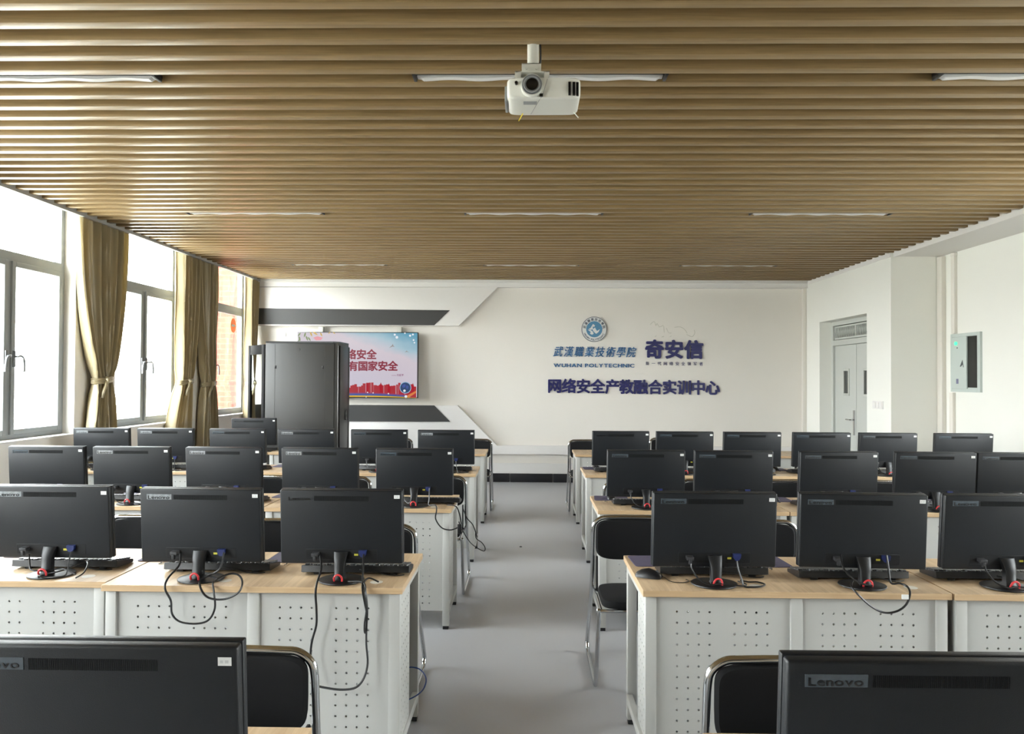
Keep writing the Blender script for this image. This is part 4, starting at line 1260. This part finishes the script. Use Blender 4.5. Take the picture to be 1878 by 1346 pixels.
# adhesive traces where letters were taken down
rs = empty('adhesive_mark', (at(1234, 604, YF).x, YF, at(1234, 604, YF).z))
b = MB()
def tp(x, y): q = at(960 + x / 4.695, 560 + y / 4.695, YF); return (q.x - rs.location.x, -0.001, q.z - rs.location.z)
for ln in ([(1092, 165), (1125, 138), (1140, 175), (1150, 155), (1170, 185), (1205, 172)], [(1208, 178), (1212, 235)], [(1230, 195), (1250, 235), (1275, 238)], [(1300, 190), (1345, 185), (1385, 205), (1410, 240)], [(1405, 250), (1450, 270), (1475, 240), (1470, 212)], [(1130, 270), (1145, 262)], [(1190, 272), (1210, 268)], [(1260, 272), (1275, 262)]):
    b = MB(); b.tube([tp(*p_) for p_ in ln], 0.004, n=5, smooth=3); b.build('trace', 'residue', rs)
tag(rs, 'faint broken adhesive outline left on the wall above the bold name', 'wall mark')

# ================================================================== FITTINGS
def socket(name, x0, x1, y, z0, z1):
    pass
q0, q1 = at(514, 606.5, YF), at(525, 617.5, YF)
b = MB(); b.box(-0.045, 0.045, -0.010, 0, -0.045, 0.045, 0.004)
so = empty('wall_socket', ((q0.x + q1.x) / 2, YF, (q0.z + q1.z) / 2)); b.build('plate', 'white_paint', so)
b = MB()
for dx, dz in ((-0.008, 0.012), (0.008, 0.012), (-0.012, -0.012), (0.0, -0.016), (0.012, -0.012)): b.box(dx - 0.0015, dx + 0.0015, -0.011, -0.0095, dz - 0.004, dz + 0.004)
b.build('pin_slot', 'ink_grey', so, smooth=False)
tag(so, 'white wall socket between the dark stripe and the rack', 'socket')
sw = empty('light_switch', (XR1, 9.405, 1.29))
b = MB(); b.box(-0.012, 0, -0.135, 0.135, -0.047, 0.047, 0.003); pl = b.build('plate', 'white_paint', sw)
for k in range(3):
    b = MB(); b.box(-0.017, -0.010, -0.118 + 0.082 * k, -0.046 + 0.082 * k, -0.034, 0.034, 0.002); b.build('rocker', 'white_paint', sw)
tag(sw, 'white triple light switch beside the door', 'light switch')

def duct(label, loc, boxes):
    o = empty('cable_duct', loc)
    for n_, bx in boxes:
        b = MB(); b.box(*bx, bev=0.003); b.build(n_, 'duct_white', o)
    return tag(o, label, 'cable duct')
duct('slim white cable duct in the corner between far wall and door wall', (XR1 - 0.03, YF - 0.03, 0), [('cover', (-0.03, 0.029, -0.03, 0.029, 0.56, 2.985))])
duct('wide white cable duct in the wall corner beside the electrical box', (XR2 - 0.001, YC - 0.062, 0), [('cover', (-0.05, 0, -0.05, 0.055, 0.12, 3.03))])
duct('narrow white cable duct running into the electrical box top', (XR2, 8.77, 0), [('cover', (-0.035, 0, -0.035, 0.035, 2.12, 3.03)), ('lip', (-0.04, 0, -0.042, 0.042, 3.0, 3.034))])
duct('narrow white cable duct running down below the electrical box', (XR2, 8.81, 0), [('cover', (-0.035, 0, -0.035, 0.035, 0.12, 1.455))])

ep = empty('electrical_panel', (XR2 + 0.045, 8.55, 1.79))
w2, h2 = 0.285, 0.325
b = MB(); b.box(-0.06, 0, -w2, w2, -h2, h2, 0.003); b.build('enclosure', 'panel_steel', ep)
b = MB()
for q in ((-w2 + 0.055, w2 - 0.03, -h2, -h2 + 0.035), (-w2 + 0.055, w2 - 0.03, h2 - 0.035, h2), (-w2, -w2 + 0.055, -h2, h2), (w2 - 0.03, w2, -h2, h2)): b.box(-0.070, -0.06, *q, bev=0.002)
b.build('face_frame', 'panel_steel', ep)
b = MB(); b.box(-0.078, -0.061, -0.045, w2 - 0.032, -h2 + 0.036, h2 - 0.036, 0.003); dr = b.build('panel_door', 'panel_steel', ep)
b = MB(); b.box(-0.064, -0.061, -w2 + 0.057, -0.048, -h2 + 0.05, h2 - 0.04); b.build('breaker_bay', 'panel_dark', ep)
b = MB(); b.cyl((-0.078, 0.15, 0.215), (-0.092, 0.15, 0.215), 0.020, n=18); b.build('indicator_lamp', 'led_green', dr)
b = MB(); b.prism([(0.03, 0.03), (0.005, -0.055), (0.015, -0.05), (0.028, -0.02), (0.06, -0.045), (0.08, -0.045)], -0.0795, -0.078, 'X'); b.build('warning_mark', 'ink_grey', dr, smooth=False)
b = MB(); b.box(-0.079, -0.078, 0.11, 0.155, -0.235, -0.18); b.build('paper_label', 'ink_violet', dr, smooth=False)
b = MB(); b.box(-0.079, -0.078, 0.12, 0.145, 0.16, 0.172); b.build('lamp_caption', 'ink_grey', dr, smooth=False)
tag(ep, 'pale grey electrical panel with green lamp on the door-side wall', 'electrical panel')

# ceiling lights
def make_light():
    t = empty('ceiling_light')
    hl = 0.635
    b = MB(); b.box(-hl, hl, -0.048, 0.048, 0.018, 0.034); b.build('housing', 'lamp_dark', t)
    b = MB()
    up, dn = [], []
    N = 80
    for k in range(N + 1):
        x = -hl + 0.02 + (2 * hl - 0.04) * k / N
        dn.append((x, -0.010 - 0.0035 * math.cos(x * 2 * PI / 0.30) if abs(x) < hl - 0.04 else -0.004))
    poly = [(x, z + 0.014) for x, z in dn] + [(hl - 0.02, 0.018), (-hl + 0.02, 0.018)]
    b.prism(poly, 0.006, 0.044, 'Y')
    b.build('louvre', 'lamp_white', t, smooth=False)
    for s in (-1, 1):
        b = MB(); b.box(s * hl, s * (hl - 0.016), -0.046, 0.046, -0.002, 0.02, 0.003); b.build('end_cap', 'lamp_dark', t)
    return t
l0 = None
# groove centres follow the slat pitch
def groove(Y):
    k = round((Y - 0.0535 - 3.100) / PITCH); return 3.100 + k * PITCH + 0.0535
for ri, Y in enumerate((3.82, 7.02, 10.25)):
    for ci, X in enumerate((-2.50, 0.06, 2.66)):
        if l0 is None: l0 = o = make_light()
        else: o = copy_tree(l0)
        o.location = (X, groove(Y), ZC + 0.002)
        tag(o, 'slim unlit strip light, %s file, %s row from camera' % (['window-side', 'middle', 'door-side'][ci], ORD[ri + 1]), 'ceiling light', 'strip lights set between the ceiling slats')

# projector
pj = empty('projector', (0.068, 3.47, ZC + 0.03))
px_ = lambda x: (x - 980) / 1878 * 520 / F * 3.33      # crop 720..1240 wide
pz_ = lambda y: CAM_Z + (695 - (60 + y / 3.61)) * 3.33 / F - (ZC + 0.03)
b = MB(); b.cyl((-0.044, -0.02, 0.0), (-0.044, -0.02, pz_(128)), 0.026, n=24); b.build('drop_pole', 'bracket_white', pj)
b = MB(); z_a, z_b = pz_(128), pz_(205)
b.box(-0.095, -0.008, -0.045, -0.040, z_b, z_a, 0.001); b.box(-0.095, -0.008, 0.0, 0.005, z_b, z_a, 0.001); b.box(-0.095, -0.008, -0.045, 0.005, z_a - 0.005, z_a, 0.001)
for x_ in (-0.075, -0.028): b.cyl((x_, -0.046, (z_a + z_b) / 2), (x_, -0.052, (z_a + z_b) / 2), 0.006, n=12)
b.build('yoke', 'bracket_white', pj)
b = MB(); b.box(-0.125, 0.028, -0.08, 0.06, z_b - 0.005, z_b, 0.001); b.box(-0.125, -0.098, -0.08, -0.076, z_b - 0.045, z_b, 0.001); b.box(0.005, 0.028, -0.08, -0.076, z_b - 0.035, z_b, 0.001)
b.box(-0.11, -0.10, -0.06, 0.04, z_b - 0.05, z_b, 0.001); b.box(0.01, 0.02, -0.06, 0.04, z_b - 0.05, z_b, 0.001)
b.build('mount_plate', 'bracket_white', pj)
b = MB(); zt_, zb_ = pz_(268), pz_(414); zc_ = (zt_ + zb_) / 2; hh = (zt_ - zb_) / 2
rings = []
def body_ring(y_, s, top=1.0):
    out = []
    for k in range(56):
        a = 2 * PI * k / 56; c, d = math.cos(a), math.sin(a)
        ex = 0.28 if d < 0 else 0.18
        out.append((0.003 + 0.162 * s * math.copysign(abs(c) ** ex, c), y_ - 0.012 * (1 - (c * c)), zc_ + hh * s * math.copysign(abs(d) ** (0.36 if d < 0 else 0.22), d)))
    return out
for y_, s in ((-0.108, 0.90), (-0.113 + 0.012, 0.97), (-0.09, 1.0), (0.09, 1.0), (0.11, 0.97), (0.115, 0.9)): rings.append(body_ring(y_ if y_ > 0 else y_, s))
b.loft(rings); bd = b.build('body', 'projector_white', pj)
lx, lz = px_(905) , pz_(335)
b = MB(); b.cyl((lx, -0.145, lz), (lx, -0.09, lz), 0.047, 0.049, n=40); b.build('lens_collar', 'projector_white', pj)
b = MB(); b.cyl((lx, -0.150, lz), (lx, -0.10, lz), 0.043, 0.043, n=40); b.build('focus_ring', 'lens_ring', pj)
b = MB(); b.cyl((lx, -0.1512, lz), (lx, -0.149, lz), 0.026, n=32); b.build('lens', 'lens_black', pj)
b = MB(); b.tube([(lx + 0.034 * math.cos(2 * PI * k / 32), -0.150, lz + 0.034 * math.sin(2 * PI * k / 32)) for k in range(32)], 0.0035, n=8, closed=True); b.build('lens_rim', 'projector_grey', pj)
b = MB(); b.cyl((px_(800), -0.128, pz_(310)), (px_(800), -0.10, pz_(310)), 0.007, n=16); b.build('sensor', 'lens_black', bd)
b = MB()
for cx in (1157, 1186, 1210):
    for k in range(14):
        z_ = pz_(305 + 6.6 * k); x_ = px_(cx)
        b.box(x_ - 0.0052, x_ + 0.0052, -0.122 if cx < 1200 else -0.118, -0.09, z_ - 0.0011, z_ + 0.0011)
b.build('vent', 'lens_black', bd, smooth=False)
b = MB(); b.box(px_(848), px_(940), -0.085, -0.045, zb_ - 0.0015, zb_ + 0.004, 0.001); b.build('foot_recess', 'projector_grey', bd)
b = MB(); b.box(px_(955), px_(978), -0.1265, -0.10, pz_(402), pz_(384)); b.build('badge', 'lens_black', bd)
b = MB(); b.tube([(px_(1008), -0.1235, pz_(285)), (px_(975), -0.1245, pz_(400)), (px_(965), -0.118, zb_ + 0.004), (px_(955), -0.10, zb_ - 0.0005), (px_(900), 0.08, zb_ - 0.0005)], 0.0012, n=5); b.build('seam', 'projector_grey', bd)
b = MB(); b.box(-0.17, -0.157, -0.06, 0.09, pz_(400), pz_(295), 0.003); b.build('side_cover', 'projector_grey', bd)
b = MB(); b.tube([(px_(850) - 0.004, 0.075, zb_ + 0.002), (px_(826) - 0.008, 0.07, zb_ - 0.035)], 0.003, n=6); b.build('yellow_tag', 'tape_yellow', pj)
b = MB(); b.tube([(px_(1205), 0.07, zb_ + 0.004), (px_(1235), 0.065, zb_ - 0.022)], 0.0025, n=6); b.build('foot_screw', 'bracket_white', pj)
cord(pj, 'signal_cable', [(-0.012, 0.0, -0.01), (-0.010, 0.0, -0.08), (-0.02, 0.02, z_b), (-0.06, -0.07, z_b - 0.03), (-0.12, -0.05, z_b - 0.035), (-0.165, 0.0, z_b - 0.06), (-0.12, 0.08, z_b - 0.06)], r=0.0045)
tag(pj, 'white projector hanging from the slatted ceiling on a short pole', 'projector')

# loose leads on the floor and desk ends
def c4(x, y, Y): return (640 + x / 5.0625, 1080 + y / 5.0625, Y)
b = MB(); b.tube([at(*c4(545, 728, 3.36)), at(*c4(600, 728, 3.36)), at(*c4(660, 748, 3.36)), at(*c4(705, 800, 3.36)), at(*c4(715, 860, 3.36)), at(*c4(690, 930, 3.36)), at(*c4(640, 980, 3.36)), at(*c4(580, 1015, 3.36)), at(*c4(540, 1030, 3.36))], 0.003, n=8, smooth=5)
tag(b.build('network_cable', 'cord_blue'), 'blue network cable looping out of the aisle end of second desk', 'cable')
b = MB(); b.tube([at(*c7(1440, 660, 5.40)), at(*c7(1470, 740, 5.45)), at(*c7(1510, 785, 5.5)), at(*c7(1530, 830, 5.55)), at(*c7(1545, 880, 5.6)), at(*c7(1535, 850, 5.62)), at(*c7(1540, 890, 5.66)), at(*c7(1580, 920, 5.7)), at(*c7(1603, 958, 5.75)), at(*c7(1590, 980, 5.75)), at(*c7(1520, 940, 5.66)), at(*c7(1475, 890, 5.55)), at(*c7(1430, 810, 5.45)), at(*c7(1415, 770, 5.42))], 0.0035, n=8, smooth=5)
tag(b.build('power_lead', 'cord_black'), 'black lead dangling into the aisle from the chair at third row', 'cable')
p_ = at(955, 1003, 7.2); k_ = CAM_Z / (CAM_Z - p_.z); p_ = EYE + (p_ - EYE) * k_
b = MB(); b.cyl((p_.x, p_.y, 0.0), (p_.x, p_.y, 0.006), 0.013, 0.010, n=14)
tag(b.build('floor_cap', 'foot_black'), 'small black cap lying on the grey aisle floor', 'cap')
